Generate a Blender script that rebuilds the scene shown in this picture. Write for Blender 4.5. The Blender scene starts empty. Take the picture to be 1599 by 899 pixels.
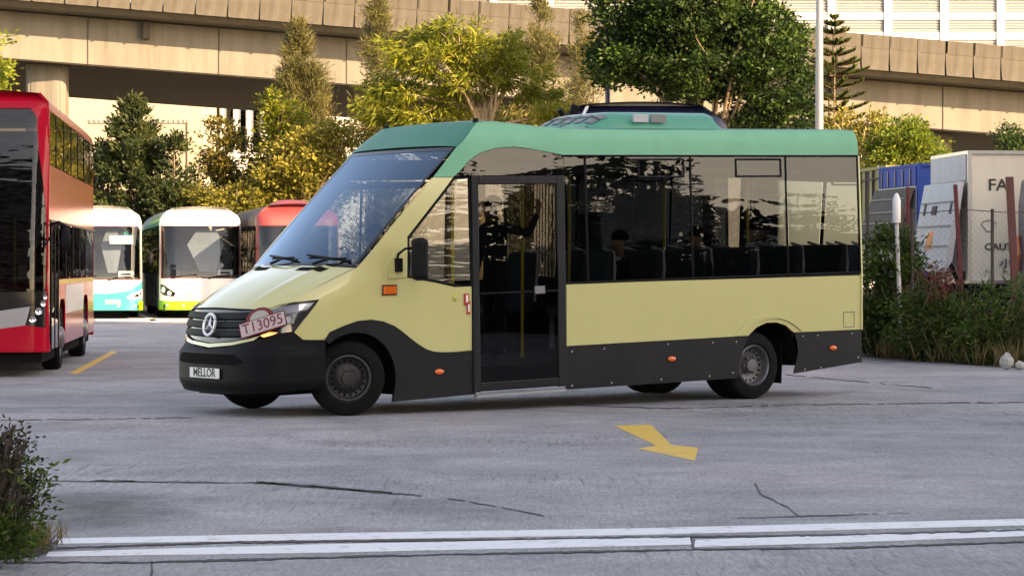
import bpy, bmesh, math, random
import numpy as np
from mathutils import Vector, Matrix
R = math.radians
random.seed(7); rng = np.random.default_rng(7)
sc = bpy.context.scene
COL = sc.collection

# ------------------------------------------------------------------ camera, sky, sun, exposure
F, H = 3920.0, 1.5                      # focal length in photo pixels, eye height
cam_d = bpy.data.cameras.new('camera'); cam = bpy.data.objects.new('camera', cam_d); COL.objects.link(cam)
cam.location = (0, 0, H); cam.rotation_euler = (R(90), 0, 0)
cam_d.sensor_width = 36; cam_d.lens = F / 1599 * 36; cam_d.shift_y = -34.5 / 1599
cam_d.clip_start = .1; cam_d.clip_end = 3000
sc.camera = cam
SUN_EL = R(24); SX, SY = .74, -.672      # horizontal direction towards the sun (right, behind the camera)
w = bpy.data.worlds.new('World'); sc.world = w; w.use_nodes = True
nt = w.node_tree; bg = nt.nodes['Background']
sky = nt.nodes.new('ShaderNodeTexSky'); sky.sky_type = 'NISHITA'; sky.sun_disc = False
sky.sun_elevation = SUN_EL; sky.sun_rotation = math.atan2(SX, SY)
sky.air_density = .7; sky.dust_density = .8; sky.ozone_density = 1.0
nt.links.new(sky.outputs[0], bg.inputs[0]); bg.inputs[1].default_value = .115
sun_d = bpy.data.lights.new('sun', 'SUN'); sun_d.energy = 2.7; sun_d.angle = R(.5); sun_d.color = (1, .88, .73)
sun = bpy.data.objects.new('sun', sun_d); COL.objects.link(sun)
sun.rotation_euler = Vector((SX * math.cos(SUN_EL), SY * math.cos(SUN_EL), math.sin(SUN_EL))).to_track_quat('Z', 'Y').to_euler()
vs = sc.view_settings; vs.view_transform = 'Standard'; vs.look = 'None'; vs.gamma = 1; vs.exposure = 2.66
vs.use_white_balance = True; vs.white_balance_temperature = 10900; vs.white_balance_tint = 18

# ------------------------------------------------------------------ helpers
def G(px, py):                          # photo pixel on the ground -> (x, y)
    d = H * F / (py - 415); return ((px - 799.5) / F * d, d)
def A(px, py, d):                       # photo pixel at depth d -> (x, y, z)
    return Vector(((px - 799.5) / F * d, d, H + (415 - py) / F * d))

def tag(o, label=None, cat=None, group=None, kind=None):
    if label: o['label'] = label
    if cat: o['category'] = cat
    if group: o['group'] = group
    if kind: o['kind'] = kind
    return o
def thing(name, label, cat, loc=(0, 0, 0), rz=0, group=None):
    o = bpy.data.objects.new(name, None); COL.objects.link(o)
    o.location = loc; o.rotation_euler = (0, 0, rz); o.empty_display_size = .3
    return tag(o, label, cat, group)

class MB:
    def __init__(s): s.v = []; s.f = []
    def add(s, vs_, fs):
        n = len(s.v); s.v += [tuple(p) for p in vs_]; s.f += [tuple(i + n for i in q) for q in fs]; return s
    def box(s, x0, x1, y0, y1, z0, z1):
        v = [(x, y, z) for z in (z0, z1) for y in (y0, y1) for x in (x0, x1)]
        return s.add(v, [(0, 2, 3, 1), (4, 5, 7, 6), (0, 1, 5, 4), (2, 6, 7, 3), (0, 4, 6, 2), (1, 3, 7, 5)])
    def obox(s, o, a, b, c):            # oriented box: corner o and three edge vectors
        o, a, b, c = map(Vector, (o, a, b, c))
        v = [o + a * i + b * j + c * k for k in (0, 1) for j in (0, 1) for i in (0, 1)]
        return s.add(v, [(0, 2, 3, 1), (4, 5, 7, 6), (0, 1, 5, 4), (2, 6, 7, 3), (0, 4, 6, 2), (1, 3, 7, 5)])
    def prism(s, pts, ext):             # planar 3d polygon extruded by vector
        n = len(pts); ext = Vector(ext); p = [Vector(q) for q in pts]
        tri = []
        from mathutils.geometry import tessellate_polygon
        for t in tessellate_polygon([p]): tri.append(t)
        return s.add(p + [q + ext for q in p], [tuple(t) for t in tri] + [tuple(i + n for i in reversed(t)) for t in tri]
                     + [(i, (i + 1) % n, (i + 1) % n + n, i + n) for i in range(n)])
    def tube(s, pts, r, n=8, cap=True):
        pts = [Vector(p) for p in pts]; rs = r if isinstance(r, (list, tuple)) else [r] * len(pts)
        base = len(s.v); vv = []; ff = []
        for i, p in enumerate(pts):
            d = (pts[min(i + 1, len(pts) - 1)] - pts[max(i - 1, 0)]).normalized()
            up = Vector((0, 0, 1)) if abs(d.z) < .9 else Vector((1, 0, 0))
            a = d.cross(up).normalized(); b = d.cross(a)
            for k in range(n):
                t = 2 * math.pi * k / n; vv.append(p + (a * math.cos(t) + b * math.sin(t)) * rs[i])
        for i in range(len(pts) - 1):
            for k in range(n):
                k2 = (k + 1) % n; ff.append((i * n + k, i * n + k2, i * n + n + k2, i * n + n + k))
        if cap:
            ff.append(tuple(range(n))); ff.append(tuple(reversed(range((len(pts) - 1) * n, len(pts) * n))))
        return s.add(vv, ff)
    def lathe(s, prof, c, ax, n=32):    # prof: (radius, distance along axis)
        c = Vector(c); ax = Vector(ax).normalized(); up = Vector((0, 0, 1)) if abs(ax.z) < .9 else Vector((1, 0, 0))
        a = ax.cross(up).normalized(); b = ax.cross(a); vv = []; ff = []
        for r, t in prof:
            for k in range(n):
                q = 2 * math.pi * k / n; vv.append(c + ax * t + (a * math.cos(q) + b * math.sin(q)) * r)
        for i in range(len(prof) - 1):
            for k in range(n):
                k2 = (k + 1) % n; ff.append((i * n + k, i * n + k2, i * n + n + k2, i * n + n + k))
        if prof[0][0] > 1e-4 and False: ff.append(tuple(range(n)))
        return s.add(vv, ff)
    def grid(s, fn, us, vs_):
        nu, nv = len(us), len(vs_)
        return s.add([fn(a, b) for b in vs_ for a in us],
                     [(j * nu + i, j * nu + i + 1, j * nu + nu + i + 1, j * nu + nu + i) for j in range(nv - 1) for i in range(nu - 1)])
    def build(s, name, m, parent=None, smooth=False, bevel=0, solid=0, label=None, sharp=35):
        me = bpy.data.meshes.new(name); me.from_pydata(s.v, [], s.f); me.materials.append(m)
        b = bmesh.new(); b.from_mesh(me)
        bmesh.ops.remove_doubles(b, verts=b.verts, dist=1e-5)
        if not solid: bmesh.ops.recalc_face_normals(b, faces=b.faces)
        b.to_mesh(me); b.free()
        o = bpy.data.objects.new(name, me); COL.objects.link(o)
        if parent: o.parent = parent
        if smooth:
            me.shade_smooth()
            try: me.set_sharp_from_angle(angle=R(sharp))
            except Exception: pass
        if solid:
            md = o.modifiers.new('thickness', 'SOLIDIFY'); md.thickness = solid; md.offset = -1
        if bevel:
            md = o.modifiers.new('bevel', 'BEVEL'); md.width = bevel; md.segments = 2; md.limit_method = 'ANGLE'
        if label: o['label'] = label
        return o

def panel(name, outline, fn, m, parent, off=0, solid=.012, cuts_a=(), cuts_b=(), label=None):
    """a polygon drawn in a surface's own (a, b) coordinates, cut finely and laid on that surface"""
    b = bmesh.new(); vs_ = [b.verts.new((p[0], p[1], 0)) for p in outline]
    area = sum(outline[i - 1][0] * outline[i][1] - outline[i][0] * outline[i - 1][1] for i in range(len(outline)))
    if area < 0: vs_.reverse()
    fc = b.faces.new(vs_); fc.normal_update(); bmesh.ops.triangulate(b, faces=b.faces[:])
    a0, a1 = min(p[0] for p in outline), max(p[0] for p in outline); b0, b1 = min(p[1] for p in outline), max(p[1] for p in outline)
    for ax, cuts, lo, hi in ((0, cuts_a, a0, a1), (1, cuts_b, b0, b1)):
        for c in cuts:
            if lo + 1e-3 < c < hi - 1e-3:
                no = (1, 0, 0) if ax == 0 else (0, 1, 0)
                bmesh.ops.bisect_plane(b, geom=b.verts[:] + b.edges[:] + b.faces[:], plane_co=(c, 0, 0) if ax == 0 else (0, c, 0), plane_no=no, dist=1e-5)
    for v in b.verts: v.co = fn(v.co.x, v.co.y, off)
    b.verts.index_update(); b.normal_update()
    co = [v.co.copy() for v in b.verts]; nn = [v.normal.copy() for v in b.verts]; fs = [tuple(v.index for v in f.verts) for f in b.faces]; nf = len(fs)
    if solid:                             # the panel's edge, turned back by its thickness, with verts of its own so the face stays smooth
        for e in [e for e in b.edges if len(e.link_loops) == 1]:
            lp = e.link_loops[0]; i, j = lp.vert.index, lp.link_loop_next.vert.index; k = len(co)
            co += [co[i].copy(), co[j].copy(), co[j] - nn[j] * solid, co[i] - nn[i] * solid]; fs.append((k + 1, k, k + 3, k + 2))
    b.free(); me = bpy.data.meshes.new(name); me.from_pydata(co, [], fs); me.materials.append(m)
    me.polygons.foreach_set('use_smooth', [i < nf for i in range(len(fs))])
    o = bpy.data.objects.new(name, me); COL.objects.link(o); o.parent = parent
    if label: o['label'] = label
    return o

def text(name, body, size, m, parent, o, right, up, depth=.004, bold=0, sx=1.0):
    cu = bpy.data.curves.new(name, 'FONT'); cu.body = body; cu.size = size; cu.extrude = depth; cu.offset = bold
    cu.align_x = 'CENTER'; cu.align_y = 'CENTER'
    t = bpy.data.objects.new(name, cu); COL.objects.link(t)
    dg = bpy.context.evaluated_depsgraph_get(); me = bpy.data.meshes.new_from_object(t.evaluated_get(dg))
    bpy.data.objects.remove(t)
    r = Vector(right).normalized(); u = Vector(up); u = (u - r * u.dot(r)).normalized(); n = r.cross(u)
    for v in me.vertices: c = v.co.copy(); v.co = Vector(o) + r * c.x * sx + u * c.y + n * c.z
    me.materials.clear(); me.materials.append(m)
    ob = bpy.data.objects.new(name, me); COL.objects.link(ob); ob.parent = parent
    return ob

# ------------------------------------------------------------------ materials
def new_mat(name):
    m = bpy.data.materials.new(name); m.use_nodes = True; n = m.node_tree
    return m, n, n.nodes['Principled BSDF']
def node(n, t, **k):
    x = n.nodes.new(t)
    for a, b in k.items():
        if a in x.inputs: x.inputs[a].default_value = b
        else: setattr(x, a, b)
    return x
def mat(name, c, rough=.5, metal=0, var=.12, scale=6, coat=0, bump=0, bscale=40, spec=.5, emit=0, dirt=0, dirtc=(.08, .07, .05), streak=0, wear=0):
    m, n, p = new_mat(name); L = n.links.new
    p.inputs['Roughness'].default_value = rough; p.inputs['Metallic'].default_value = metal
    p.inputs['Coat Weight'].default_value = coat; p.inputs['Coat Roughness'].default_value = .06
    p.inputs['Specular IOR Level'].default_value = spec
    tc = node(n, 'ShaderNodeTexCoord'); out = None
    ns = node(n, 'ShaderNodeTexNoise', Scale=scale, Detail=5.0, Roughness=.6); L(tc.outputs['Object'], ns.inputs['Vector'])
    mx = node(n, 'ShaderNodeMix', data_type='RGBA')
    mx.inputs['A'].default_value = tuple(x * (1 - var) for x in c) + (1,); mx.inputs['B'].default_value = tuple(min(1, x * (1 + var)) for x in c) + (1,)
    L(ns.outputs[0], mx.inputs['Factor']); out = mx.outputs['Result']
    if dirt:
        mp = node(n, 'ShaderNodeMapping'); mp.inputs['Scale'].default_value = (1.2, 1.2, .09) if streak else (1, 1, 1); L(tc.outputs['Object'], mp.inputs[0])
        n2 = node(n, 'ShaderNodeTexNoise', Scale=streak or 2.2, Detail=8.0, Roughness=.7); L(mp.outputs[0], n2.inputs['Vector'])
        rp = node(n, 'ShaderNodeMapRange'); rp.inputs['From Min'].default_value = .45; rp.inputs['From Max'].default_value = .8; rp.inputs['To Max'].default_value = dirt
        L(n2.outputs[0], rp.inputs[0])
        m2 = node(n, 'ShaderNodeMix', data_type='RGBA'); L(rp.outputs[0], m2.inputs['Factor']); L(out, m2.inputs['A']); m2.inputs['B'].default_value = dirtc + (1,); out = m2.outputs['Result']
    if wear:
        n3 = node(n, 'ShaderNodeTexNoise', Scale=wear, Detail=9.0, Roughness=.75); L(tc.outputs['Object'], n3.inputs['Vector'])
        r3 = node(n, 'ShaderNodeMapRange'); r3.inputs['From Min'].default_value = .55; r3.inputs['From Max'].default_value = .66; r3.inputs['To Max'].default_value = .8
        L(n3.outputs[0], r3.inputs[0]); m3 = node(n, 'ShaderNodeMix', data_type='RGBA'); L(r3.outputs[0], m3.inputs['Factor']); L(out, m3.inputs['A']); m3.inputs['B'].default_value = (.24, .225, .225, 1); out = m3.outputs['Result']
    L(out, p.inputs['Base Color'])
    if bump:
        nb = node(n, 'ShaderNodeTexNoise', Scale=bscale, Detail=4.0); L(tc.outputs['Object'], nb.inputs['Vector'])
        bp = node(n, 'ShaderNodeBump', Strength=bump, Distance=.02); L(nb.outputs[0], bp.inputs['Height']); L(bp.outputs[0], p.inputs['Normal'])
    if emit:
        p.inputs['Emission Color'].default_value = c + (1,); p.inputs['Emission Strength'].default_value = emit
    return m
def glass(name, tint, ior=1.6, wave=0, wscale=3, rough=0.0, refl=(1, 1, 1)):
    m = bpy.data.materials.new(name); m.use_nodes = True; n = m.node_tree; n.nodes.clear(); L = n.links.new
    out = node(n, 'ShaderNodeOutputMaterial'); mx = node(n, 'ShaderNodeMixShader'); tr = node(n, 'ShaderNodeBsdfTransparent'); gl = node(n, 'ShaderNodeBsdfGlossy')
    tr.inputs[0].default_value = tint + (1,); gl.inputs['Roughness'].default_value = rough; gl.inputs[0].default_value = refl + (1,)
    fr = node(n, 'ShaderNodeFresnel', IOR=ior)
    L(fr.outputs[0], mx.inputs[0]); L(tr.outputs[0], mx.inputs[1]); L(gl.outputs[0], mx.inputs[2]); L(mx.outputs[0], out.inputs[0])
    if wave:
        tc = node(n, 'ShaderNodeTexCoord'); mp = node(n, 'ShaderNodeMapping'); mp.inputs['Scale'].default_value = (.55, .55, 3.6); L(tc.outputs['Object'], mp.inputs[0])
        ns = node(n, 'ShaderNodeTexNoise', Scale=wscale, Detail=1.6, Roughness=.5, Distortion=.9); L(mp.outputs[0], ns.inputs['Vector'])
        bp = node(n, 'ShaderNodeBump', Strength=1.0, Distance=wave); L(ns.outputs[0], bp.inputs['Height']); L(bp.outputs[0], gl.inputs['Normal']); L(bp.outputs[0], fr.inputs['Normal'])
    return m
def leafmat(name, cols, trans=.35, spec=.2):
    m, n, p = new_mat(name); L = n.links.new
    g = node(n, 'ShaderNodeAttribute', attribute_name='tint', attribute_type='GEOMETRY')
    cr = node(n, 'ShaderNodeValToRGB'); cr.color_ramp.elements.remove(cr.color_ramp.elements[1])
    for i, c in enumerate(cols):
        e = cr.color_ramp.elements[0] if i == 0 else cr.color_ramp.elements.new(i / (len(cols) - 1))
        e.position = i / (len(cols) - 1); e.color = c + (1,)
    L(g.outputs['Fac'], cr.inputs[0]); L(cr.outputs[0], p.inputs['Base Color']); p.inputs['Roughness'].default_value = .5; p.inputs['Specular IOR Level'].default_value = spec
    tl = node(n, 'ShaderNodeBsdfTranslucent'); L(cr.outputs[0], tl.inputs[0]); mx = node(n, 'ShaderNodeMixShader'); mx.inputs[0].default_value = trans
    L(p.outputs[0], mx.inputs[1]); L(tl.outputs[0], mx.inputs[2]); L(mx.outputs[0], n.nodes['Material Output'].inputs[0])
    return m

K = {}
K['yellow'] = mat('cream_yellow_paint', (.51, .48, .20), .40, var=.04, coat=.9, dirt=.2, streak=2.5, dirtc=(.45, .42, .2))
K['green'] = mat('green_paint', (.135, .43, .275), .5, var=.06, coat=0, spec=.22, dirt=.3, dirtc=(.05, .22, .14))
K['roofgreen'] = mat('deep_green_roof_paint', (.014, .175, .115), .5, var=.08, spec=.35, dirt=.25, dirtc=(.02, .13, .09))
K['teal'] = mat('teal_plastic', (.03, .27, .175), .4, var=.06, coat=.1)
K['black'] = mat('black_plastic', (.005, .0053, .0065), .55, var=.15, bump=.1, bscale=120, spec=.12)
K['skirt'] = mat('charcoal_panel', (.0055, .006, .008), .5, var=.15, spec=.25, dirt=.16, dirtc=(.05, .047, .042))
K['gloss'] = mat('gloss_black', (.006, .006, .008), .18, var=.05)
K['rubber'] = mat('tyre_rubber', (.006, .006, .0065), .85, var=.2, bump=.2, bscale=60, spec=.15)
K['under'] = mat('underbody', (.006, .006, .006), .95, spec=.1)
K['alu'] = mat('aluminium', (.62, .62, .63), .3, 1, var=.08)
K['chrome'] = mat('chrome', (.8, .8, .8), .12, 1, var=.02)
K['rim'] = mat('dark_rim', (.018, .018, .02), .45, .4, var=.2)
K['rimgrey'] = mat('grey_rim', (.13, .13, .135), .45, .5, var=.25)
K['rimedge'] = mat('rim_edge', (.20, .20, .21), .35, .7, var=.1)
K['orange'] = mat('amber_lens', (.75, .13, .012), .2, var=.05, coat=.6)
K['amberglow'] = mat('amber_indicator', (1, .35, .12), .2, emit=.7)
K['white'] = mat('white_paint', (.80, .79, .76), .4, var=.04, coat=.3, dirt=.1)
K['plate'] = mat('number_plate', (.62, .64, .62), .4, var=.03)
K['tplate'] = mat('trade_plate', (.47, .36, .36), .5, var=.06)
K['red'] = mat('red_paint', (.44, .007, .024), .14, var=.06, coat=0, spec=.2)
K['fred'] = mat('faded_red_paint', (.22, .03, .035), .55, var=.15, dirt=.4, dirtc=(.16, .06, .05))
K['dred'] = mat('dark_red', (.085, .012, .014), .4, var=.1)
K['ink'] = mat('black_lettering', (.02, .02, .02), .6)
K['inkred'] = mat('red_lettering', (.16, .012, .02), .6)
K['bglass'] = glass('tinted_bus_glass', (.25, .26, .26), 1.38, .0019, 1.1)
K['cglass'] = glass('cab_side_glass', (.62, .66, .64), 1.6, .004, 3)
K['wglass'] = glass('windscreen_glass', (.33, .43, .54), 2.1, .0012, 1.2, refl=(.55, .78, 1.0))
K['dglass'] = glass('dark_glass', (.10, .10, .105), 1.42, .003, 2)
K['coachglass'] = glass('coach_glass', (.72, .76, .78), 1.5, .003, 2)
K['lens'] = glass('headlamp_lens', (.85, .87, .9), 1.5)
K['rearglass'] = glass('rear_glass', (.42, .44, .44), 1.45)
K['grey'] = mat('grey_trim', (.16, .165, .17), .5)
K['lgrey'] = mat('light_grey', (.42, .43, .45), .5, dirt=.25, streak=3)
K['seat'] = mat('seat_fabric', (.05, .065, .10), .9, bump=.3, bscale=200)
K['seattrim'] = mat('seat_trim', (.72, .76, .78), .5)
K['pole'] = mat('yellow_grab_pole', (.75, .55, .02), .35)
K['inter'] = mat('interior_lining', (.07, .07, .075), .8)
K['turq'] = mat('turquoise_paint', (.004, .22, .24), .35, coat=.5)
K['lime'] = mat('lime_paint', (.17, .42, .02), .35, coat=.5)
K['navy'] = mat('navy_paint', (.02, .026, .065), .35, coat=.3)
K['blue'] = mat('blue_paint', (.012, .055, .27), .6, spec=.15, dirt=.3, streak=2, dirtc=(.03, .04, .10))
K['olive'] = mat('olive_panel', (.19, .18, .055), .6, dirt=.4, streak=2, dirtc=(.12, .10, .04))
K['cream'] = mat('cream_box_panel', (.55, .53, .46), .5, var=.05, dirt=.35, streak=1.5, dirtc=(.30, .26, .19))
K['rust'] = mat('brown_rusty_metal', (.065, .05, .042), .85, dirt=.5, dirtc=(.12, .10, .085))
K['redpole'] = mat('weathered_red_paint', (.13, .02, .025), .75, dirt=.5, dirtc=(.08, .03, .03))
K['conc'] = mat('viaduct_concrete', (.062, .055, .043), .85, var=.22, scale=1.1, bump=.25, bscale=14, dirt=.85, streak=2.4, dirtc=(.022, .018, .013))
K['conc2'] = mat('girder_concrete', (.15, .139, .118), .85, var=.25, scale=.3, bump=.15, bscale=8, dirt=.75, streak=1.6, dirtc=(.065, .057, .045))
K['beige'] = mat('beige_wall', (.36, .315, .235), .8, var=.05, scale=.3, dirt=.15, streak=.5, dirtc=(.28, .24, .17))
K['louv'] = mat('grey_louvre', (.24, .24, .24), .5, var=.08)
K['wallw'] = mat('white_cladding', (.60, .59, .57), .6, var=.04)
K['bark'] = mat('bark', (.16, .11, .07), .9, var=.35, scale=9, bump=.6, bscale=20)
K['barkl'] = mat('pale_bark', (.34, .25, .15), .9, var=.3, scale=9, bump=.6, bscale=20)
K['steel'] = mat('galvanised_steel', (.20, .215, .225), .45, .3, var=.1)
K['line'] = mat('white_road_paint', (.66, .66, .66), .7, var=.1, scale=20, dirt=.15, dirtc=(.3, .3, .31), wear=7)
K['yline'] = mat('yellow_road_paint', (.68, .40, .055), .7, var=.12, scale=12, dirt=.3, dirtc=(.4, .25, .08), wear=5)
K['crack'] = mat('dark_crack', (.045, .042, .04), .95)
K['stone'] = mat('pale_stone', (.33, .33, .31), .9, bump=.5, bscale=12)
K['skin'] = mat('skin', (.42, .25, .17), .55)
K['cloth'] = mat('dark_cloth', (.018, .02, .028), .9)
K['shirt'] = mat('white_shirt', (.7, .7, .72), .8)
K['hair'] = mat('black_hair', (.008, .007, .007), .95, spec=.05)

def ground_mat():
    m, n, p = new_mat('yard_concrete'); L = n.links.new
    tc = node(n, 'ShaderNodeTexCoord'); big = node(n, 'ShaderNodeTexNoise', Scale=.16, Detail=6.0, Roughness=.6); L(tc.outputs['Object'], big.inputs['Vector'])
    cr = node(n, 'ShaderNodeValToRGB'); e = cr.color_ramp.elements
    e[0].position = .38; e[0].color = (.235, .235, .241, 1); e[1].position = .64; e[1].color = (.335, .303, .302, 1)
    L(big.outputs[0], cr.inputs[0]); o = cr.outputs[0]
    def mul(src, fac, lo, hi, frm=(.35, .65)):
        r = node(n, 'ShaderNodeMapRange'); r.inputs['From Min'].default_value, r.inputs['From Max'].default_value = frm
        r.inputs['To Min'].default_value, r.inputs['To Max'].default_value = lo, hi; L(fac, r.inputs[0])
        k = node(n, 'ShaderNodeMix', data_type='RGBA', blend_type='MULTIPLY'); k.inputs['Factor'].default_value = 1
        L(src, k.inputs['A']); L(r.outputs[0], k.inputs['B']); return k.outputs['Result']
    mf = node(n, 'ShaderNodeMapping'); mf.inputs['Scale'].default_value = (46, 6, 1); L(tc.outputs['Object'], mf.inputs[0]); fine = node(n, 'ShaderNodeTexNoise', Scale=1.0, Detail=6.0, Roughness=.8); L(mf.outputs[0], fine.inputs['Vector'])
    o = mul(o, fine.outputs[0], .70, 1.27)
    mp = node(n, 'ShaderNodeMapping'); mp.inputs['Scale'].default_value = (.12, 1.0, 1); mp.inputs['Rotation'].default_value = (0, 0, R(4)); L(tc.outputs['Object'], mp.inputs[0])
    tr = node(n, 'ShaderNodeTexNoise', Scale=1.4, Detail=6.0, Roughness=.65); L(mp.outputs[0], tr.inputs['Vector'])   # tyre-worn bands
    o = mul(o, tr.outputs[0], .93, 1.05)
    mg = node(n, 'ShaderNodeMapping'); mg.inputs['Scale'].default_value = (9, .55, 1); mg.inputs['Rotation'].default_value = (0, 0, R(-6)); L(tc.outputs['Object'], mg.inputs[0])
    gr = node(n, 'ShaderNodeTexNoise', Scale=2.2, Detail=4.0, Roughness=.7); L(mg.outputs[0], gr.inputs['Vector'])      # broom grooves
    gm = node(n, 'ShaderNodeTexNoise', Scale=.22, Detail=2.0); L(tc.outputs['Object'], gm.inputs['Vector']); o0 = o; o1 = mul(o, gr.outputs[0], .86, 1.1); mg2 = node(n, 'ShaderNodeMapping'); mg2.inputs['Scale'].default_value = (26, 1.3, 1); mg2.inputs['Rotation'].default_value = (0, 0, R(-5)); L(tc.outputs['Object'], mg2.inputs[0]); g2 = node(n, 'ShaderNodeTexNoise', Scale=1.0, Detail=3.0, Roughness=.6); L(mg2.outputs[0], g2.inputs['Vector']); o1 = mul(o1, g2.outputs[0], .58, 1.0, (.33, .44))
    gk = node(n, 'ShaderNodeMapRange'); gk.inputs['From Min'].default_value = .42; gk.inputs['From Max'].default_value = .62; L(gm.outputs[0], gk.inputs[0])
    gx = node(n, 'ShaderNodeMix', data_type='RGBA'); L(gk.outputs[0], gx.inputs['Factor']); L(o0, gx.inputs['A']); L(o1, gx.inputs['B']); o = gx.outputs['Result']
    vo = node(n, 'ShaderNodeTexVoronoi', Scale=7.0); L(tc.outputs['Object'], vo.inputs['Vector']); o = mul(o, vo.outputs['Distance'], .45, 1.0, (.03, .09))   # pits
    pa = node(n, 'ShaderNodeTexNoise', Scale=.9, Detail=9.0, Roughness=.72, Distortion=.6); L(tc.outputs['Object'], pa.inputs['Vector']); o = mul(o, pa.outputs[0], .8, 1.14, (.38, .62))
    st = node(n, 'ShaderNodeTexNoise', Scale=.55, Detail=3.0); L(tc.outputs['Object'], st.inputs['Vector'])             # oil stains
    o = mul(o, st.outputs[0], .72, 1.0, (.30, .42))
    sub = node(n, 'ShaderNodeVectorMath', operation='SUBTRACT'); L(tc.outputs['Object'], sub.inputs[0]); sub.inputs[1].default_value = (*G(140, 795), 0)      # oily worn patch
    scl = node(n, 'ShaderNodeVectorMath', operation='MULTIPLY'); L(sub.outputs[0], scl.inputs[0]); scl.inputs[1].default_value = (1 / .75, 1 / 1.5, 1)
    ln = node(n, 'ShaderNodeVectorMath', operation='LENGTH'); L(scl.outputs[0], ln.inputs[0])
    ad = node(n, 'ShaderNodeMath', operation='MULTIPLY_ADD'); L(pa.outputs[0], ad.inputs[0]); ad.inputs[1].default_value = 1.6; L(ln.outputs['Value'], ad.inputs[2])
    o = mul(o, ad.outputs[0], .30, 1.0, (.9, 1.9))
    L(o, p.inputs['Base Color']); p.inputs['Roughness'].default_value = .8; p.inputs['Specular IOR Level'].default_value = .3
    bp = node(n, 'ShaderNodeBump', Strength=.5, Distance=.012); L(fine.outputs[0], bp.inputs['Height'])
    bp2 = node(n, 'ShaderNodeBump', Strength=.35, Distance=.02); L(gr.outputs[0], bp2.inputs['Height']); L(bp.outputs[0], bp2.inputs['Normal']); L(bp2.outputs[0], p.inputs['Normal'])
    return m

# ------------------------------------------------------------------ ground and its markings
ground = MB().add([(-500, -120, 0), (500, -120, 0), (500, 700, 0), (-500, 700, 0)], [(0, 1, 2, 3)]).build('ground', ground_mat())
tag(ground, 'grey concrete yard surface under the buses', None, None, 'structure')
def flat(name, pix, m, z=.004, label=None):
    pts = [G(*p) for p in pix]
    return MB().prism([(x, y, z - .003) for x, y in pts], (0, 0, .003)).build(name, m, ground, label=label)
flat('white_line', [(85, 849), (86, 841), (500, 833), (1000, 825), (1650, 809), (1650, 819), (1000, 835), (500, 843)], K['line'], label='far one of the two white lines across the foreground')
flat('white_line', [(72, 869), (76, 862), (500, 850), (1000, 840), (1078, 839), (1080, 850), (1000, 852), (500, 863)], K['line'], label='near white line, longer stretch left of the crack')
flat('white_line', [(1084, 854), (1086, 843), (1300, 836), (1650, 824), (1650, 835), (1300, 848)], K['line'], label='near white line, stretch right of the crack')
flat('arrow_marking', [(960, 665), (1016, 663), (1049, 695), (1090, 699), (1085, 719), (997, 700), (1026, 696)], K['yline'], label='yellow arrow painted on the concrete')
flat('yellow_line', [(108, 583), (120, 584), (184, 549), (174, 548)], K['yline'], label='yellow line by the red bus')
flat('bay_line', [(150, 498), (150, 501), (420, 501), (420, 498)], K['line'], label='white bay line in front of the parked coaches')
flat('bay_line', [(205, 486), (213, 486), (252, 503), (240, 503)], K['line'], label='bay line between the two coaches')
def crack(pix, wpx, name='crack', seed=0, m=None):
    wpx *= .7; wv = .8
    r = random.Random(seed); pts = []
    for i in range(len(pix) - 1):
        (a, b), (c, d) = pix[i], pix[i + 1]; n = max(2, int(math.hypot(c - a, d - b) / 8))
        for k in range(n): pts.append((a + (c - a) * k / n + r.uniform(-1, 1) * 2, b + (d - b) * k / n + r.uniform(-1, 1) * .7))
    pts.append(pix[-1]); up = []; dn = []
    for i, (a, b) in enumerate(pts):
        j = min(i + 1, len(pts) - 1); q = max(i - 1, 0)
        tx, ty = pts[j][0] - pts[q][0], pts[j][1] - pts[q][1]; l = math.hypot(tx, ty) or 1
        wv = .6 * wv + .4 * r.uniform(.1, 1.5); ww = wpx * wv * .5
        nx, ny = -ty / l * ww, tx / l * ww
        up.append(G(a + nx, b + ny)); dn.append(G(a - nx, b - ny))
    mb = MB(); n = len(pts)
    mb.add([(x, y, .0045) for x, y in up] + [(x, y, .0045) for x, y in dn], [(i, i + 1, n + i + 1, n + i) for i in range(n - 1) if r.random() > (0 if wpx > 1.6 else .1)])
    return mb.build(name, m or K['crack'], ground)
crack([(90, 856), (350, 847), (800, 842), (1090, 838), (1300, 836), (1599, 828)], 4.6, 'slab_joint', 1)
crack([(0, 878), (230, 878), (600, 868), (1085, 858), (1330, 855), (1599, 846)], 4.0, 'slab_joint', 2)
crack([(238, 876), (236, 912)], 6, 'slab_joint', 3)
crack([(1079, 839), (1083, 858)], 6, 'crack', 4)
crack([(1178, 754), (1186, 770), (1215, 786), (1232, 792), (1247, 806)], 4, 'crack', 5)
crack([(1150, 809), (1250, 806), (1420, 801)], 1.6, 'crack', 6)
crack([(70, 751), (200, 752), (420, 754), (560, 766), (660, 774)], 2.4, 'slab_joint', 7)
crack([(400, 753), (470, 758), (540, 763), (612, 770)], 6.5, 'slab_joint', 17)
crack([(150, 751), (210, 751)], 3.5, 'slab_joint', 18)
crack([(700, 778), (800, 795), (850, 806)], 2.0, 'crack', 8)
crack([(880, 632), (1050, 638), (1240, 632), (1599, 628)], 1.6, 'slab_joint', 9)
crack([(1225, 585), (1300, 592), (1455, 606)], 1.8, 'crack', 10)
crack([(0, 656), (120, 655), (300, 652)], 1.5, 'slab_joint', 11)

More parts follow.
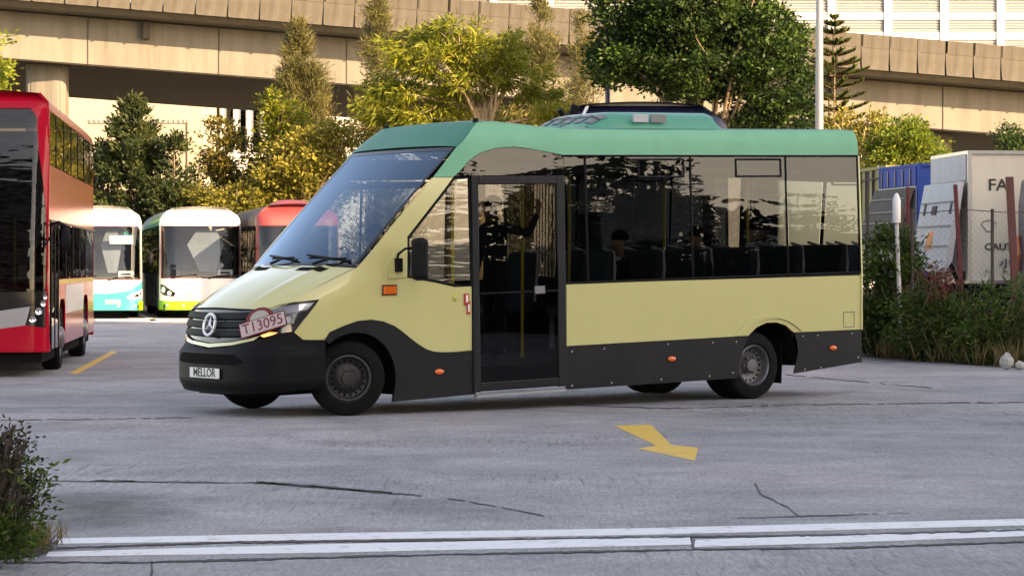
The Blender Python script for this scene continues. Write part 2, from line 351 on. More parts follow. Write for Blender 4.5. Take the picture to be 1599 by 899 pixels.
# ------------------------------------------------------------------ structures
def ray(px, d): return (px - 799.5) / F * d
TH = math.atan(.24); VX, VY = math.cos(TH), math.sin(TH)         # viaduct runs right and slightly away, ramping down
VO = Vector((ray(0, 112), 112, 0)); GR = -2.87 / 49.4
def V(t, dep, z): return Vector((VO.x + VX * t - VY * dep, VO.y + VY * t + VX * dep, z + GR * t))
via = thing('viaduct', 'long concrete road viaduct ramping down behind the trees', 'viaduct', (VO.x, VO.y, 0))
def L_(p): return p - Vector((VO.x, VO.y, 0))
def strip(name, prof, t0, t1, m, smooth=False):
    n = len(prof); mb = MB()
    mb.add([L_(V(t, d, z)) for t in (t0, t1) for d, z in prof], [(i, (i + 1) % n, (i + 1) % n + n, i + n) for i in range(n)] + [tuple(range(n)), tuple(range(2 * n - 1, n - 1, -1))])
    return mb.build(name, m, via, smooth)
T0, T1 = -14, 72
strip('girder', [(2.1, 10.96), (24, 10.96), (24, 13.1), (2.1, 13.1)], T0, T1, K['conc2'])
strip('soffit', [(2.15, 10.9), (23.9, 10.9), (23.9, 10.955), (2.15, 10.955)], T0, T1, mat('shaded_grimy_soffit', (.03, .025, .024), .95, var=.25, scale=.6, dirt=.6, dirtc=(.02, .017, .016)))  # shade under the deck put into the soffit colour, with some grime
strip('deck', [(0.05, 13.39), (.5, 13.15), (26.6, 13.15), (26.6, 13.7), (.05, 13.7)], T0, T1, K['conc2'])
def pier(t, dep, wd):
    c = L_(V(t, dep, 0)); z1 = 10.96 + GR * t - .02; mb = MB(); pts = []
    n = 48
    for k in range(n):
        q = 2 * math.pi * k / n; cx, sy = math.cos(q), math.sin(q)
        ex = .45
        r = .5 * wd * (1 - (.03 if k % 4 == 0 else 0))
        pts.append((c.x + math.copysign(abs(cx) ** ex, cx) * r, c.y + math.copysign(abs(sy) ** ex, sy) * r * .8))
    mb.add([(x, y, -.1) for x, y in pts] + [(x, y, z1) for x, y in pts], [(k, (k + 1) % n, (k + 1) % n + n, k + n) for k in range(n)])
    mb.build('pier', K['conc2'], via)
pier(2.3, 4.2, 1.88); pier(46.6, 5.5, 2.4); pier(26, 8, 2.0)
pm = None
PW = 1.46
def parapet_panel():
    mb = MB(); g = .012
    prof = [(.0, 1.72), (-.02, 1.1), (-.02, 1.07), (-.03, 1.04), (-.06, .6), (-.13, .2), (-.2, .0), (.1, .0), (.25, 1.72)]
    n = len(prof)
    for x0, x1, b in ((g, PW - g, 0), (g, .11, .10)):
        mb.add([(x, y - b * (1.2 - z) * (z < 1.1), z) for x in (x0, x1) for y, z in prof], [(i, (i + 1) % n, (i + 1) % n + n, i + n) for i in range(n)] + [tuple(range(n)), tuple(range(2 * n - 1, n - 1, -1))])
    mb.box(g, PW - g, -.045, .0, 1.05, 1.085)
    return mb
k = 0; t = -3.0; rot = Matrix.Rotation(TH, 4, 'Z')
slope = math.atan(GR)
while t < 58:
    if pm is None: o = parapet_panel().build('parapet_panel', K['conc'], via, True, sharp=30); pm = o
    else: o = pm.copy(); COL.objects.link(o)
    o.parent = via; o.location = L_(V(t, 0, 13.385)); o.rotation_euler = (0, -slope * 1.0, TH); t += PW; k += 1
for t in np.arange(-2, 60, 6.0): MB().obox(L_(V(t, 2.06, 10.97)), (VX * .04, VY * .04, GR * .04), L_(V(0, .03, 0)) - L_(V(0, 0, 0)), (0, 0, 2.1)).build('girder_joint', K['conc'], via)
for t in (6.5, 23, 40): MB().obox(L_(V(t, 1.7, 12.3)), Vector((VX, VY, GR)) * .3, L_(V(0, .36, 0)) - L_(V(0, 0, 0)), (0, 0, .8)).build('cable_box', K['conc'], via)

# beige building under and beyond the viaduct
DB = 152
bb = thing('beige_building', 'sunlit beige building with long louvred slots seen below the viaduct', 'building', (ray(180, DB), DB, 0))
x0, x1 = ray(-160, DB) - bb.location.x, ray(314, DB) - bb.location.x
MB().box(x0, x1, 0, 14, -.1, 13).build('wall', K['beige'], bb)
zz = lambda py, d: H + (415 - py) / F * d
for py, a, b in ((190, 138, 292), (229, 144, 290), (268, 144, 290)):
    xa, xb = ray(a, DB) - bb.location.x, ray(b, DB) - bb.location.x
    fr = MB().box(xa, xb, -.05, -.004, zz(py + 3, DB), zz(py - 3, DB)).build('louvre_slot', K['grey'], bb)
    mb = MB()
    for q in np.arange(xa + .1, xb - .1, .3): mb.box(q, q + .13, -.09, -.052, zz(py + 3, DB) + .03, zz(py - 3, DB) - .03)
    mb.build('fin', K['beige'], fr)
MB().box(ray(291, DB) - bb.location.x, ray(293, DB) - bb.location.x, -.06, -.003, 0, zz(188, DB)).build('wall_joint', K['rust'], bb)
D2 = 160
wb = thing('white_building', 'pale building with tall narrow windows right of the beige wall', 'building', (ray(420, D2), D2, 0))
x0 = ray(314, D2) - wb.location.x; x1 = ray(760, D2) - wb.location.x
MB().box(x0, x1, 0, 12, -.1, 12).build('wall', mat('pale_wall', (.55, .53, .5), .7), wb)
for a, b in ((330, 345), (352, 366), (374, 386), (394, 408), (440, 470), (480, 510)):
    xa, xb = ray(a, D2) - wb.location.x, ray(b, D2) - wb.location.x
    fr = MB().box(xa, xb, -.06, -.005, zz(240, D2), zz(150, D2)).build('window', K['steel'], wb); MB().box(xa + .08, xb - .08, -.075, -.062, zz(238, D2), zz(152, D2)).build('pane', K['dglass'], fr)
D3 = 190
gw = thing('boundary_wall', 'long grey wall closing the yard far behind the trees', 'wall', (8, D3, 0))
MB().box(-10, 60, 0, 1, -.1, 8).build('wall_panel', mat('grey_wall', (.28, .27, .25), .85), gw)
# louvred building at the top right
D4 = 172
lb = thing('louvred_building', 'big white building with rows of grey louvre panels above the viaduct', 'building', (ray(1475, D4), D4, 0))
lx = lambda p: ray(p, D4) - lb.location.x
MB().box(lx(500), lx(1900), .35, 20, -.1, 30).build('wall', K['wallw'], lb)
pitch = 88.0; col0 = 1475 - 88 * 10
proto_p = None; proto_f = None
mbw = MB()
for i in range(-2, 16):
    p = col0 + i * pitch; mbw.box(lx(p - 6), lx(p + 6), 0, .36, 8, 29.99)
mbw.build('mullion', K['wallw'], lb)
mbw = MB(); rows = []
for j in range(-4, 9):
    py = 56 - j * 31; rows.append(py); mbw.box(lx(500), lx(1899), .12, .355, zz(py + 6, D4), zz(py - 6, D4))
mbw.build('floor_band', K['wallw'], lb)
for i in range(-2, 15):
    for j in range(2, 8):
        py = rows[j]
        if zz(py, D4) < 10: continue
        a, b = lx(col0 + i * pitch + 7), lx(col0 + (i + 1) * pitch - 7)
        if proto_p is None:
            hgt = zz(0, D4) - zz(17, D4); wdt = b - a; mb = MB()
            mb.box(0, wdt, .24, .34, 0, hgt)
            for q in range(4): mb.obox((0, .16, q * hgt / 4 + .02), (wdt, 0, 0), (0, .09, .05), (0, .0, .05))
            proto_p = o = mb.build('louvre_panel', K['louv'], lb)
        else: o = proto_p.copy(); COL.objects.link(o)
        o.parent = lb; o.location = (a, 0, zz(py + 25 - 1, D4)); o.location.z = zz(py + 24, D4)

# unseen block added behind the camera to throw the shade that covers the near yard
ob = thing('unseen_shade_block', 'tall plain unseen block added behind the viewpoint to shade the yard', 'building', (0, 0, 0))
def pq(p, q): return Vector((.672 * p - .74 * q, .74 * p + .672 * q, 0))
PA, PB, QF, HB = -12, 43, -46, 48
o0 = pq(PA, QF); ax = pq(PB, QF) - o0; dp = pq(PA, QF - 14) - o0
MB().obox(o0 - Vector((0, 0, .1)), ax, dp, (0, 0, HB + .1)).build('wall', mat('block_wall', (.42, .41, .39), .8), ob)
mb = MB(); nrm = -dp.normalized()
for fl in range(12): mb.obox(o0 + nrm * .004 + Vector((0, 0, 1 + fl * 3.4)) + ax * .02, ax * .96, nrm * .05, (0, 0, 1.6))
mb.build('window_band', K['dglass'], ob)
fb_ = thing('unseen_reflection_block', 'plain wide unseen block added behind the viewpoint to darken reflections', 'building', (0, 0, 0)); MB().box(-80, 6, -78, -62, -.1, 27).build('wall', mat('unseen_block_wall', (.22, .21, .20), .85), fb_)  # unseen block added to give the windscreens something dark to mirror
for fl in range(7): MB().box(-79, 5, -61.99, -61.95, 1.2 + fl * 3.6, 3.0 + fl * 3.6).build('window_band', K['dglass'], fb_)

# ------------------------------------------------------------------ vegetation
bed = MB().add([(-90, 79, .02), (90, 79, .02), (90, 149, .02), (-90, 149, .02)], [(0, 1, 2, 3)]).build('planting_bed', mat('planting_soil', (.055, .05, .03), .95, var=.4, scale=.6, bump=.5))
tag(bed, 'dark planted ground under the trees and the viaduct', None, None, 'structure')
def leaf_mesh(name, pos, dirs, ln, wd, m, parent, tint=None, fold=.25):
    """one four-cornered folded leaf per position, as one mesh"""
    n = len(pos); pos = np.asarray(pos, float); d = np.asarray(dirs, float); d /= np.linalg.norm(d, axis=1)[:, None] + 1e-9
    rv = rng.normal(size=(n, 3)); sd = np.cross(d, rv); sd /= np.linalg.norm(sd, axis=1)[:, None] + 1e-9; nr = np.cross(sd, d)
    l = (ln * rng.uniform(.65, 1.25, n))[:, None]; w_ = (wd * rng.uniform(.7, 1.2, n))[:, None]
    v = np.empty((n, 4, 3)); v[:, 0] = pos; v[:, 1] = pos + d * l * .5 + sd * w_ * .5 + nr * w_ * fold; v[:, 2] = pos + d * l; v[:, 3] = pos + d * l * .5 - sd * w_ * .5 + nr * w_ * fold
    me = bpy.data.meshes.new(name); me.vertices.add(n * 4); me.vertices.foreach_set('co', v.reshape(-1))
    me.loops.add(n * 4); me.loops.foreach_set('vertex_index', np.arange(n * 4, dtype=np.int32)); me.polygons.add(n); me.polygons.foreach_set('loop_start', np.arange(0, n * 4, 4, dtype=np.int32))
    me.update(calc_edges=True); me.validate()
    at = me.attributes.new('tint', 'FLOAT', 'POINT'); tv = rng.uniform(0, 1, n) if tint is None else np.clip(tint + rng.normal(0, .16, n), 0, 1)
    at.data.foreach_set('value', np.repeat(tv, 4).astype(np.float32)); me.materials.append(m)
    o = bpy.data.objects.new(name, me); COL.objects.link(o); o.parent = parent
    return o
def limb(mb, a, b, r0, r1, bend=.15, n=5, sides=6):
    a, b = Vector(a), Vector(b); l = (b - a).length; off = Vector(rng.normal(size=3)) * l * bend * .5; off.z = abs(off.z) * .3 - .1 * l * bend
    mb.tube([a + (b - a) * t + off * math.sin(math.pi * t) for t in np.linspace(0, 1, n)], [r0 + (r1 - r0) * t for t in np.linspace(0, 1, n)], sides)
def blob_tree(name, label, cat, base, blobs, m, nclump, nleaf, ln, wd, csize, trunk=(.16, .06), fork=None, bark=None, droop=.2, shell=.5, group=None, nlimb=14, leafdir=1.0, flat_=1.0):
    """trunk, limbs reaching to clumps, leaves round every clump. blobs: centre and radii relative to the base"""
    t = thing(name, label, cat, base, 0, group); vol = np.array([b[3] * b[4] * b[5] for b in blobs]) ** .8; vol /= vol.sum()
    cs = []
    for i in rng.choice(len(blobs), nclump, p=vol):
        b = blobs[i]; d = rng.normal(size=3); d /= np.linalg.norm(d); r = rng.uniform(0, 1) ** (1 / 3); r = r * (1 - shell) + shell * rng.uniform(.8, 1.05)
        cs.append([b[0] + d[0] * b[3] * r, b[1] + d[1] * b[4] * r, b[2] + d[2] * b[5] * r])
    cs = np.array(cs); fz = fork if fork else cs[:, 2].min() + .3
    cen = np.array([0, 0, fz]); per = rng.poisson(nleaf, nclump) + 2; idx = np.repeat(np.arange(nclump), per); N = len(idx)
    off = rng.normal(size=(N, 3)) * csize; off[:, 2] *= .6 * flat_; pos = cs[idx] + off
    out = pos - cen; out /= np.linalg.norm(out, axis=1)[:, None]
    dirs = out * .5 * leafdir + off / csize * .45 + rng.normal(size=(N, 3)) * .5; dirs[:, 2] -= droop
    tint = rng.uniform(.15, .85, nclump)[idx]
    leaf_mesh('crown', pos, dirs, ln, wd, m, t, tint)
    tb = MB(); top = Vector((0, 0, fz)); mid = Vector((rng.normal() * .1, rng.normal() * .1, fz * .5))
    tb.tube([(0, 0, -.1), mid, top], [trunk[0], trunk[0] * .8, trunk[0] * .6], 8); tb.build('trunk', bark or K['bark'], t, True)
    lb_ = MB()
    for i in rng.choice(nclump, min(nlimb, nclump), replace=False):
        limb(lb_, top * rng.uniform(.8, 1.0), cs[i], trunk[1], .012)
    for i in rng.choice(nclump, min(nlimb * 2, nclump), replace=False):
        j = np.argmin(np.linalg.norm(cs - cs[i] * .7 - cen * .3, axis=1)); limb(lb_, cs[j], cs[i], trunk[1] * .4, .008, sides=4, n=4)
    lb_.build('limbs', bark or K['bark'], t, True)
    return t
def cone_tree(name, label, cat, base, hgt, rad, m, n, ln, wd, z0=.5, ragged=.25, up=.5, group=None, power=.85, lump=.22, bark=None):
    """conifer: trunk, whorled branches getting shorter upwards, sprays along every branch"""
    t = thing(name, label, cat, base, 0, group)
    tb = MB(); tb.tube([(0, 0, -.1), (0, 0, hgt * .5), (0, 0, hgt * .98)], [.03 + hgt * .012, .02 + hgt * .008, .01], 7); tb.build('trunk', bark or K['bark'], t, True)
    lm = MB(); P_ = []; D_ = []; T_ = []; nb = int(hgt * 9)
    for b in range(nb):
        z = z0 + (hgt - z0) * rng.uniform(0, 1) ** .9; r = rad * (1 - (z - z0) / (hgt - z0)) ** power * rng.uniform(1 - ragged * 1.6, 1 + ragged); r = max(r, .12)
        q = rng.uniform(0, 2 * math.pi); tip = np.array([math.cos(q) * r, math.sin(q) * r, z + up * r]); root = np.array([0, 0, z])
        lm.tube([root, tip], [.02, .006], 4); k = max(4, int(n / nb * (.4 + r / rad))); s_ = rng.uniform(.3, 1.05, k)
        pp = root + (tip - root) * s_[:, None] + rng.normal(size=(k, 3)) * lump * (.4 + .6 * r / rad); P_.append(pp)
        dd = (tip - root) / np.linalg.norm(tip - root) * .8 + rng.normal(size=(k, 3)) * .55; dd[:, 2] += up * .4; D_.append(dd); T_.append(np.full(k, rng.uniform(.1, .9)))
    leaf_mesh('crown', np.concatenate(P_), np.concatenate(D_), ln, wd, m, t, np.concatenate(T_)); lm.build('limbs', bark or K['bark'], t)
    return t
LM = dict(
    dark=leafmat('dark_conifer_leaf', [(.022, .038, .016), (.048, .066, .024), (.09, .10, .035)]),
    olive=leafmat('olive_leaf', [(.05, .06, .015), (.11, .10, .025), (.22, .16, .035)]),
    gold=leafmat('golden_leaf', [(.10, .10, .02), (.19, .175, .035), (.30, .25, .055)], .4),
    ygreen=leafmat('yellow_green_leaf', [(.08, .10, .015), (.17, .19, .025), (.30, .30, .045)], .5),
    soft=leafmat('casuarina_needles', [(.08, .085, .035), (.14, .13, .05), (.20, .17, .06)]),
    ficus=leafmat('ficus_leaf', [(.008, .020, .008), (.018, .042, .011), (.055, .105, .018)], .25),
    bright=leafmat('bright_leaf', [(.06, .11, .02), (.14, .19, .03), (.25, .27, .04)], .45),
    pine=leafmat('norfolk_pine_needles', [(.045, .065, .022), (.10, .115, .035)], .3),
    bush=leafmat('bush_leaf', [(.02, .045, .012), (.05, .10, .02), (.11, .17, .035)], .35),
    weed=leafmat('weed_leaf', [(.03, .035, .012), (.06, .06, .02), (.12, .09, .035)], .3),
    twig=leafmat('dark_twig_leaf', [(.012, .013, .010), (.03, .032, .018), (.10, .08, .03)], .2),
    dry=leafmat('dry_grass_blade', [(.10, .075, .03), (.22, .16, .07)], .3))
def at(px, d): return (ray(px, d), d, 0)
S88 = 3920 / 88
def bl(px, py, rx, ry, d, bx, dy=0, rd=None):   # blob from photo pixels: centre, radii, depth, tree base px
    k = d / F; return ((px - bx) * k, dy, H + (415 - py) * k, rx * k, (rd or rx) * k, ry * k)
# conifers left
d = 88
cone_tree('conifer_tree', 'tall dark conifer with a spiky tip behind the red bus and turquoise coach', 'tree', at(205, d), 1.5 + (415 - 158) * d / F, 1.95, LM['dark'], 22000, .22, .09, z0=.4, power=.62, up=.55, lump=.2)
cone_tree('conifer_tree', 'shorter dark conifer right of the tall spiky one, above the white coach', 'tree', at(272, d - 1), 1.5 + (415 - 218) * d / F, 1.35, LM['dark'], 9000, .22, .085, z0=.3, power=.6, up=.55)
cone_tree('conifer_tree', 'dark conifer mostly hidden by the rear of the red bus', 'tree', at(160, d + 1), 1.5 + (415 - 225) * d / F, 1.3, LM['dark'], 6000, .22, .085, z0=.3, power=.55, up=.5)
d = 90
blob_tree('olive_tree', 'loose olive tree with pale gaps between white coach and minibus', 'tree', at(355, d), [bl(345, 235, 32, 55, d, 355), bl(385, 255, 48, 50, d, 355), bl(340, 290, 40, 45, d, 355), bl(400, 300, 60, 40, d, 355)], LM['olive'], 190, 42, .17, .085, .17, bark=K['barkl'], nlimb=20)
d = 86
blob_tree('golden_shrub', 'golden yellow shrub right behind the white coach roof', 'shrub', at(370, d), [bl(370, 318, 60, 28, d, 370), bl(330, 310, 30, 20, d, 370)], LM['gold'], 70, 45, .17, .09, .16)
blob_tree('golden_shrub', 'tall golden orange shrub beside the minibus windscreen', 'shrub', at(480, d), [bl(520, 215, 34, 28, d, 480), bl(480, 245, 55, 40, d, 480), bl(445, 280, 45, 40, d, 480), bl(500, 290, 60, 45, d, 480), bl(430, 300, 30, 30, d, 480)], LM['gold'], 170, 48, .18, .09, .17, nlimb=18)
d = 89
blob_tree('yellow_sapling', 'slim bright yellow sapling standing before the soft casuarina', 'tree', at(430, d), [bl(428, 165, 16, 35, d, 430), bl(452, 185, 26, 30, d, 430), bl(420, 205, 22, 30, d, 430), bl(445, 225, 30, 35, d, 430)], LM['ygreen'], 75, 36, .18, .08, .15)
d = 94
def casuarina(px, top, rad, label, n, d, bot=420, z0=1.0):
    return cone_tree('casuarina_tree', label, 'tree', at(px, d), 1.5 + (415 - top) * d / F, rad, LM['soft'], n, .32, .034, z0=z0, power=.75, up=.7, lump=.3, ragged=.35)
casuarina(468, 42, 1.7, 'soft feathery conifer with a tall pointed tip against the girder', 46000, d)
casuarina(590, -40, 1.2, 'thin feathery casuarina rising left of the spreading yellow green tree', 16000, 98)
casuarina(845, -10, 1.6, 'wispy casuarina between spreading yellow green tree and dark ficus', 16000, 100)
casuarina(910, 30, 1.2, 'low wispy casuarina close against the dark ficus', 12000, 97)
# spreading yellow-green tree behind the minibus roof
d = 84; bx = 755
T6 = [bl(640, 60, 45, 22, d, bx), bl(710, 45, 40, 18, d, bx), bl(680, 95, 70, 26, d, bx), bl(600, 130, 40, 20, d, bx), bl(650, 150, 70, 24, d, bx), bl(760, 85, 60, 26, d, bx), bl(800, 70, 28, 22, d, bx), bl(800, 120, 60, 24, d, bx), bl(850, 150, 42, 20, d, bx), bl(740, 130, 60, 22, d, bx), bl(590, 170, 36, 16, d, bx), bl(700, 175, 60, 14, d, bx), bl(860, 178, 40, 14, d, bx), bl(640, 185, 60, 12, d, bx)]
T6 = [(b[0], rng.uniform(-1, 1), b[2], b[3], b[3], b[5]) for b in T6]
blob_tree('spreading_tree', 'wide yellow green tree with drooping leaves and forked pale trunk behind the minibus roof', 'tree', at(bx, d), T6, LM['ygreen'], 300, 40, .30, .07, .16, trunk=(.17, .075), fork=1.5 + (415 - 170) * d / F, bark=K['barkl'], droop=.55, nlimb=26, flat_=.8)
d = 90
blob_tree('understorey_shrub', 'low yellow brown thicket below the spreading tree', 'shrub', at(700, d), [bl(620, 200, 70, 40, d, 700), bl(720, 210, 80, 40, d, 700), bl(820, 200, 70, 40, d, 700), bl(560, 230, 60, 40, d, 700)], LM['olive'], 170, 40, .2, .07, .2)
# big dark ficus
d = 80; bx = 1120
T8 = [bl(985, 20, 60, 60, d, bx), bl(1090, 20, 110, 80, d, bx), bl(1180, 70, 75, 70, d, bx), bl(1000, 80, 75, 48, d, bx), bl(1090, 110, 100, 50, d, bx), bl(1205, 130, 60, 60, d, bx), bl(960, 110, 40, 26, d, bx), bl(1225, 175, 45, 35, d, bx), bl(1100, -60, 110, 60, d, bx), bl(1180, 190, 40, 30, d, bx)]
T8 = [(b[0], b[1], b[2], b[3], min(2.6, b[3] * 1.1), b[5]) for b in T8]
blob_tree('ficus_tree', 'big dense dark green ficus, its right side sunlit, above the minibus', 'tree', at(bx, d), T8, LM['ficus'], 900, 75, .17, .1, .2, trunk=(.3, .07), fork=1.5 + (415 - 215) * d / F, bark=K['bark'], droop=.1, nlimb=16, shell=.5)
# Norfolk pine by the lamp pole
def norfolk(px, top, d):
    hgt = 1.5 + (415 - top) * d / F; t = thing('norfolk_pine', 'small tiered pine right of the grey lamp pole', 'tree', at(px, d))
    MB().tube([(0, 0, -.1), (0, 0, hgt)], [.09, .012], 7).build('trunk', K['bark'], t, True); lm = MB(); P_ = []; D_ = []
    zs = [hgt - .12, hgt - .35]; z = hgt - .62
    while z > 2.5: zs.append(z); z -= .30 + rng.uniform(-.05, .05) + .01 * len(zs)
    for j, z in enumerate(zs):
        r = min(.16 + j * .16, 1.12) * rng.uniform(.88, 1.08); nb = 7
        for q in np.arange(nb) * 2 * math.pi / nb + rng.uniform(0, 6):
            tip = np.array([math.cos(q) * r, math.sin(q) * r, z + .16 * r + .05]); root = np.array([0, 0, z]); mid = (root + tip) / 2 - [0, 0, .06 * r]
            lm.tube([root, mid, tip], [.018, .014, .006], 4); k = int(60 + 200 * r); s_ = rng.uniform(.15, 1, k)
            pp = root + (tip - root) * s_[:, None]; pp[:, 2] -= .24 * r * s_ * (1 - s_); side = np.array([-math.sin(q), math.cos(q), 0])
            P_.append(pp); D_.append(side * np.sign(rng.normal(size=k))[:, None] * .6 + rng.normal(size=(k, 3)) * .15 + np.array([0, 0, .75]) + (tip - root) * .4)
    leaf_mesh('crown', np.concatenate(P_), np.concatenate(D_), .17, .035, LM['pine'], t); lm.build('limbs', K['bark'], t)
norfolk(1303, 26, 86)
d = 82
blob_tree('golden_shrub', 'thin orange leaved shrub under the tiered pine', 'shrub', at(1340, d), [bl(1320, 200, 34, 24, d, 1340), bl(1360, 190, 24, 18, d, 1340), bl(1345, 230, 40, 30, d, 1340)], LM['gold'], 45, 26, .17, .08, .17, bark=K['barkl'], nlimb=16)
d = 80
blob_tree('bright_bush', 'bright yellow green bush above the olive and blue trucks', 'shrub', at(1415, d), [bl(1412, 215, 44, 26, d, 1415), bl(1440, 240, 34, 26, d, 1415), bl(1390, 245, 38, 28, d, 1415), bl(1420, 196, 24, 12, d, 1415)], LM['bright'], 130, 44, .15, .08, .15)
d = 96
blob_tree('ficus_tree', 'dark tree in the shade below the viaduct behind the cream truck', 'tree', at(1590, d), [bl(1590, 215, 34, 20, d, 1590), bl(1620, 240, 60, 40, d, 1590)], LM['ficus'], 70, 40, .17, .09, .2)
# leaf sprays entering at the far left edge
d = 74
blob_tree('leafy_tree', 'leaf sprays of a tree mostly beyond the left edge above the red bus', 'tree', at(-60, d), [bl(-60, 90, 70, 60, d, -60), bl(5, 60, 12, 8, d, -60), bl(8, 128, 16, 9, d, -60), bl(-30, 130, 40, 14, d, -60)], LM['bright'], 110, 34, .2, .08, .13, nlimb=18)
# trees over to the right of the yard, mirrored in the bus windows
for x, y, hh, rr, lab in ((31, 6.5, 4.6, 2.0, 'shade tree beyond the right edge, nearest the viewpoint'), (35, 11, 5.6, 2.3, 'tall shade tree beyond the right edge, second from the viewpoint'), (36, 15.2, 4.7, 2.2, 'low shade tree beyond the right edge, third from the viewpoint'), (37, 19, 5.5, 2.3, 'spindly shade tree beyond the right edge, fourth from the viewpoint'), (38, 23, 4.1, 2.2, 'low shade tree beyond the right edge, fifth from the viewpoint'), (40, 28, 4.3, 2.4, 'shade tree at the far end of the row beyond the right edge')):
    blob_tree('shade_tree', lab, 'tree', (x, y, 0), [(rng.uniform(-.5, .5), rng.uniform(-.8, .8), hh * .66, rr, rr, hh * .33), (0, 1.4, hh * .40, rr, rr * 1.2, hh * .30), (0, -1.4, hh * .36, rr, rr * 1.2, hh * .28), (0, rng.uniform(-1.5, 1.5), hh * 1.0, rr * .5, rr * 1.0, hh * .22)], LM['ficus'], 230, 36, .42, .26, .3, trunk=(.2, .07), fork=1.2, nlimb=26, group='trees along the right of the yard')
for x, y, hh, lab in ((35.5, 7.5, 7.2, 'bare spindly tree behind the long hedge, nearest the viewpoint'), (38, 12, 8.2, 'tallest bare spindly tree behind the long hedge'), (39.5, 17.5, 6.8, 'bare spindly tree in the middle behind the long hedge'), (42, 22, 6.2, 'shortest bare spindly tree behind the long hedge')):
    blob_tree('bare_tree', lab, 'tree', (x, y, 0), [(0, 0, hh * .66, 1.9, 2.4, hh * .30)], LM['weed'], 70, 7, .3, .12, .25, trunk=(.12, .05), fork=hh * .35, nlimb=60, group='bare trees behind the hedge')
hb_l = [(i * .32 - 4.5 + rng.uniform(-.4, .4), i * 1.0 - 14 + rng.uniform(-.3, .3), 1.7, 1.3, 1.3, 2.1 + rng.uniform(-.3, .6)) for i in range(30)]
blob_tree('hedge', 'long dense tall hedge beyond the right edge, in front of the shade trees', 'hedge', (34, 18, 0), hb_l, LM['ficus'], 900, 30, .42, .28, .3, trunk=(.1, .05), fork=.5, nlimb=20, shell=.3)
# bushes and weeds along the fence on the right
d = 41
blob_tree('leafy_bush', 'fresh green leafy bush around the white post at the minibus tail', 'bush', at(1392, d), [bl(1392, 405, 42, 42, d, 1392), bl(1375, 455, 40, 45, d, 1392), bl(1424, 420, 20, 40, d, 1392), bl(1395, 368, 24, 16, d, 1392), bl(1400, 500, 44, 40, d, 1392)], LM['bush'], 190, 24, .11, .046, .08, trunk=(.04, .02), nlimb=26)
d = 39.4
blob_tree('dark_bush', 'dark shaded bush below the grey tail lift', 'bush', at(1475, d), [bl(1470, 505, 50, 45, d, 1475), bl(1430, 500, 36, 45, d, 1475), bl(1515, 505, 34, 42, d, 1475), bl(1455, 455, 14, 22, d, 1475), bl(1490, 540, 60, 18, d, 1475)], LM['bush'], 190, 24, .10, .036, .1, trunk=(.03, .012), nlimb=40)
d = 38.2
blob_tree('dark_bush', 'dark bush below the cream truck at the right edge', 'bush', at(1560, d), [bl(1560, 500, 40, 42, d, 1560), bl(1600, 478, 34, 50, d, 1560), bl(1535, 530, 46, 30, d, 1560), bl(1640, 500, 50, 50, d, 1560), bl(1582, 545, 60, 20, d, 1560), bl(1548, 460, 14, 20, d, 1560)], LM['bush'], 190, 24, .10, .036, .1, trunk=(.03, .012), nlimb=40)
d = 41.8
blob_tree('dark_bush', 'dark bush low behind the rear corner of the minibus', 'bush', at(1375, d), [bl(1365, 505, 40, 40, d, 1375), bl(1405, 520, 30, 30, d, 1375)], LM['weed'], 90, 24, .10, .036, .09, trunk=(.04, .02), nlimb=26)
blob_tree('reddish_weed', 'reddish twiggy weed under the tail lift', 'weed', at(1462, 39.0), [bl(1462, 438, 24, 24, 39, 1462)], leafmat('red_weed_leaf', [(.10, .02, .02), (.2, .06, .05)]), 26, 14, .08, .024, .07, trunk=(.015, .008), nlimb=16)
def grass(name, label, spots, n, hgt, m, kind='stuff', lean=.35, sg=(.25, .35)):
    pos = []; 
    for (a, b), (c, e) in spots:
        k = n // len(spots); tt = rng.uniform(0, 1, k)
        p0, p1 = np.array(G(a, b)), np.array(G(c, e)); q = p0 + (p1 - p0) * tt[:, None] + rng.normal(size=(k, 2)) * sg; pos.append(np.column_stack([q, np.full(k, -.01)]))
    pos = np.concatenate(pos); dirs = rng.normal(size=pos.shape) * lean; dirs[:, 2] = 1
    o = leaf_mesh(name, pos, dirs, hgt, hgt * .05, m, None, fold=.1); tag(o, label, 'grass', None, kind); return o
grass('weeds', 'dark weeds along the foot of the fence on the right', [((1360, 548), (1430, 560)), ((1400, 556), (1520, 566)), ((1500, 562), (1640, 572)), ((1345, 546), (1640, 566)), ((1420, 556), (1640, 560))], 15000, .5, LM['weed'])
grass('tall_weeds', 'tall thin weed stalks rising from the dark bushes on the right', [((1380, 553), (1470, 562)), ((1450, 560), (1640, 571))], 150, 1.2, LM['weed'], lean=.2)
grass('dry_grass', 'dry straw coloured grass at the edge of the yard right', [((1400, 560), (1640, 575)), ((1430, 558), (1600, 568))], 1500, .4, LM['dry'])
verge = MB(); vp = [G(1335, 546), G(1380, 556), G(1450, 563), G(1540, 572), G(1640, 578)]; n = len(vp)
verge.add([(x, y, .006) for x, y in vp] + [(x + 3, y + 9, .03) for x, y in vp], [(i, i + 1, i + 1 + n, i + n) for i in range(n - 1)])
tag(verge.build('soil', mat('verge_soil', (.07, .055, .04), .95, var=.3, bump=.6)), 'strip of dark soil under the weeds along the fence', None, None, 'structure')
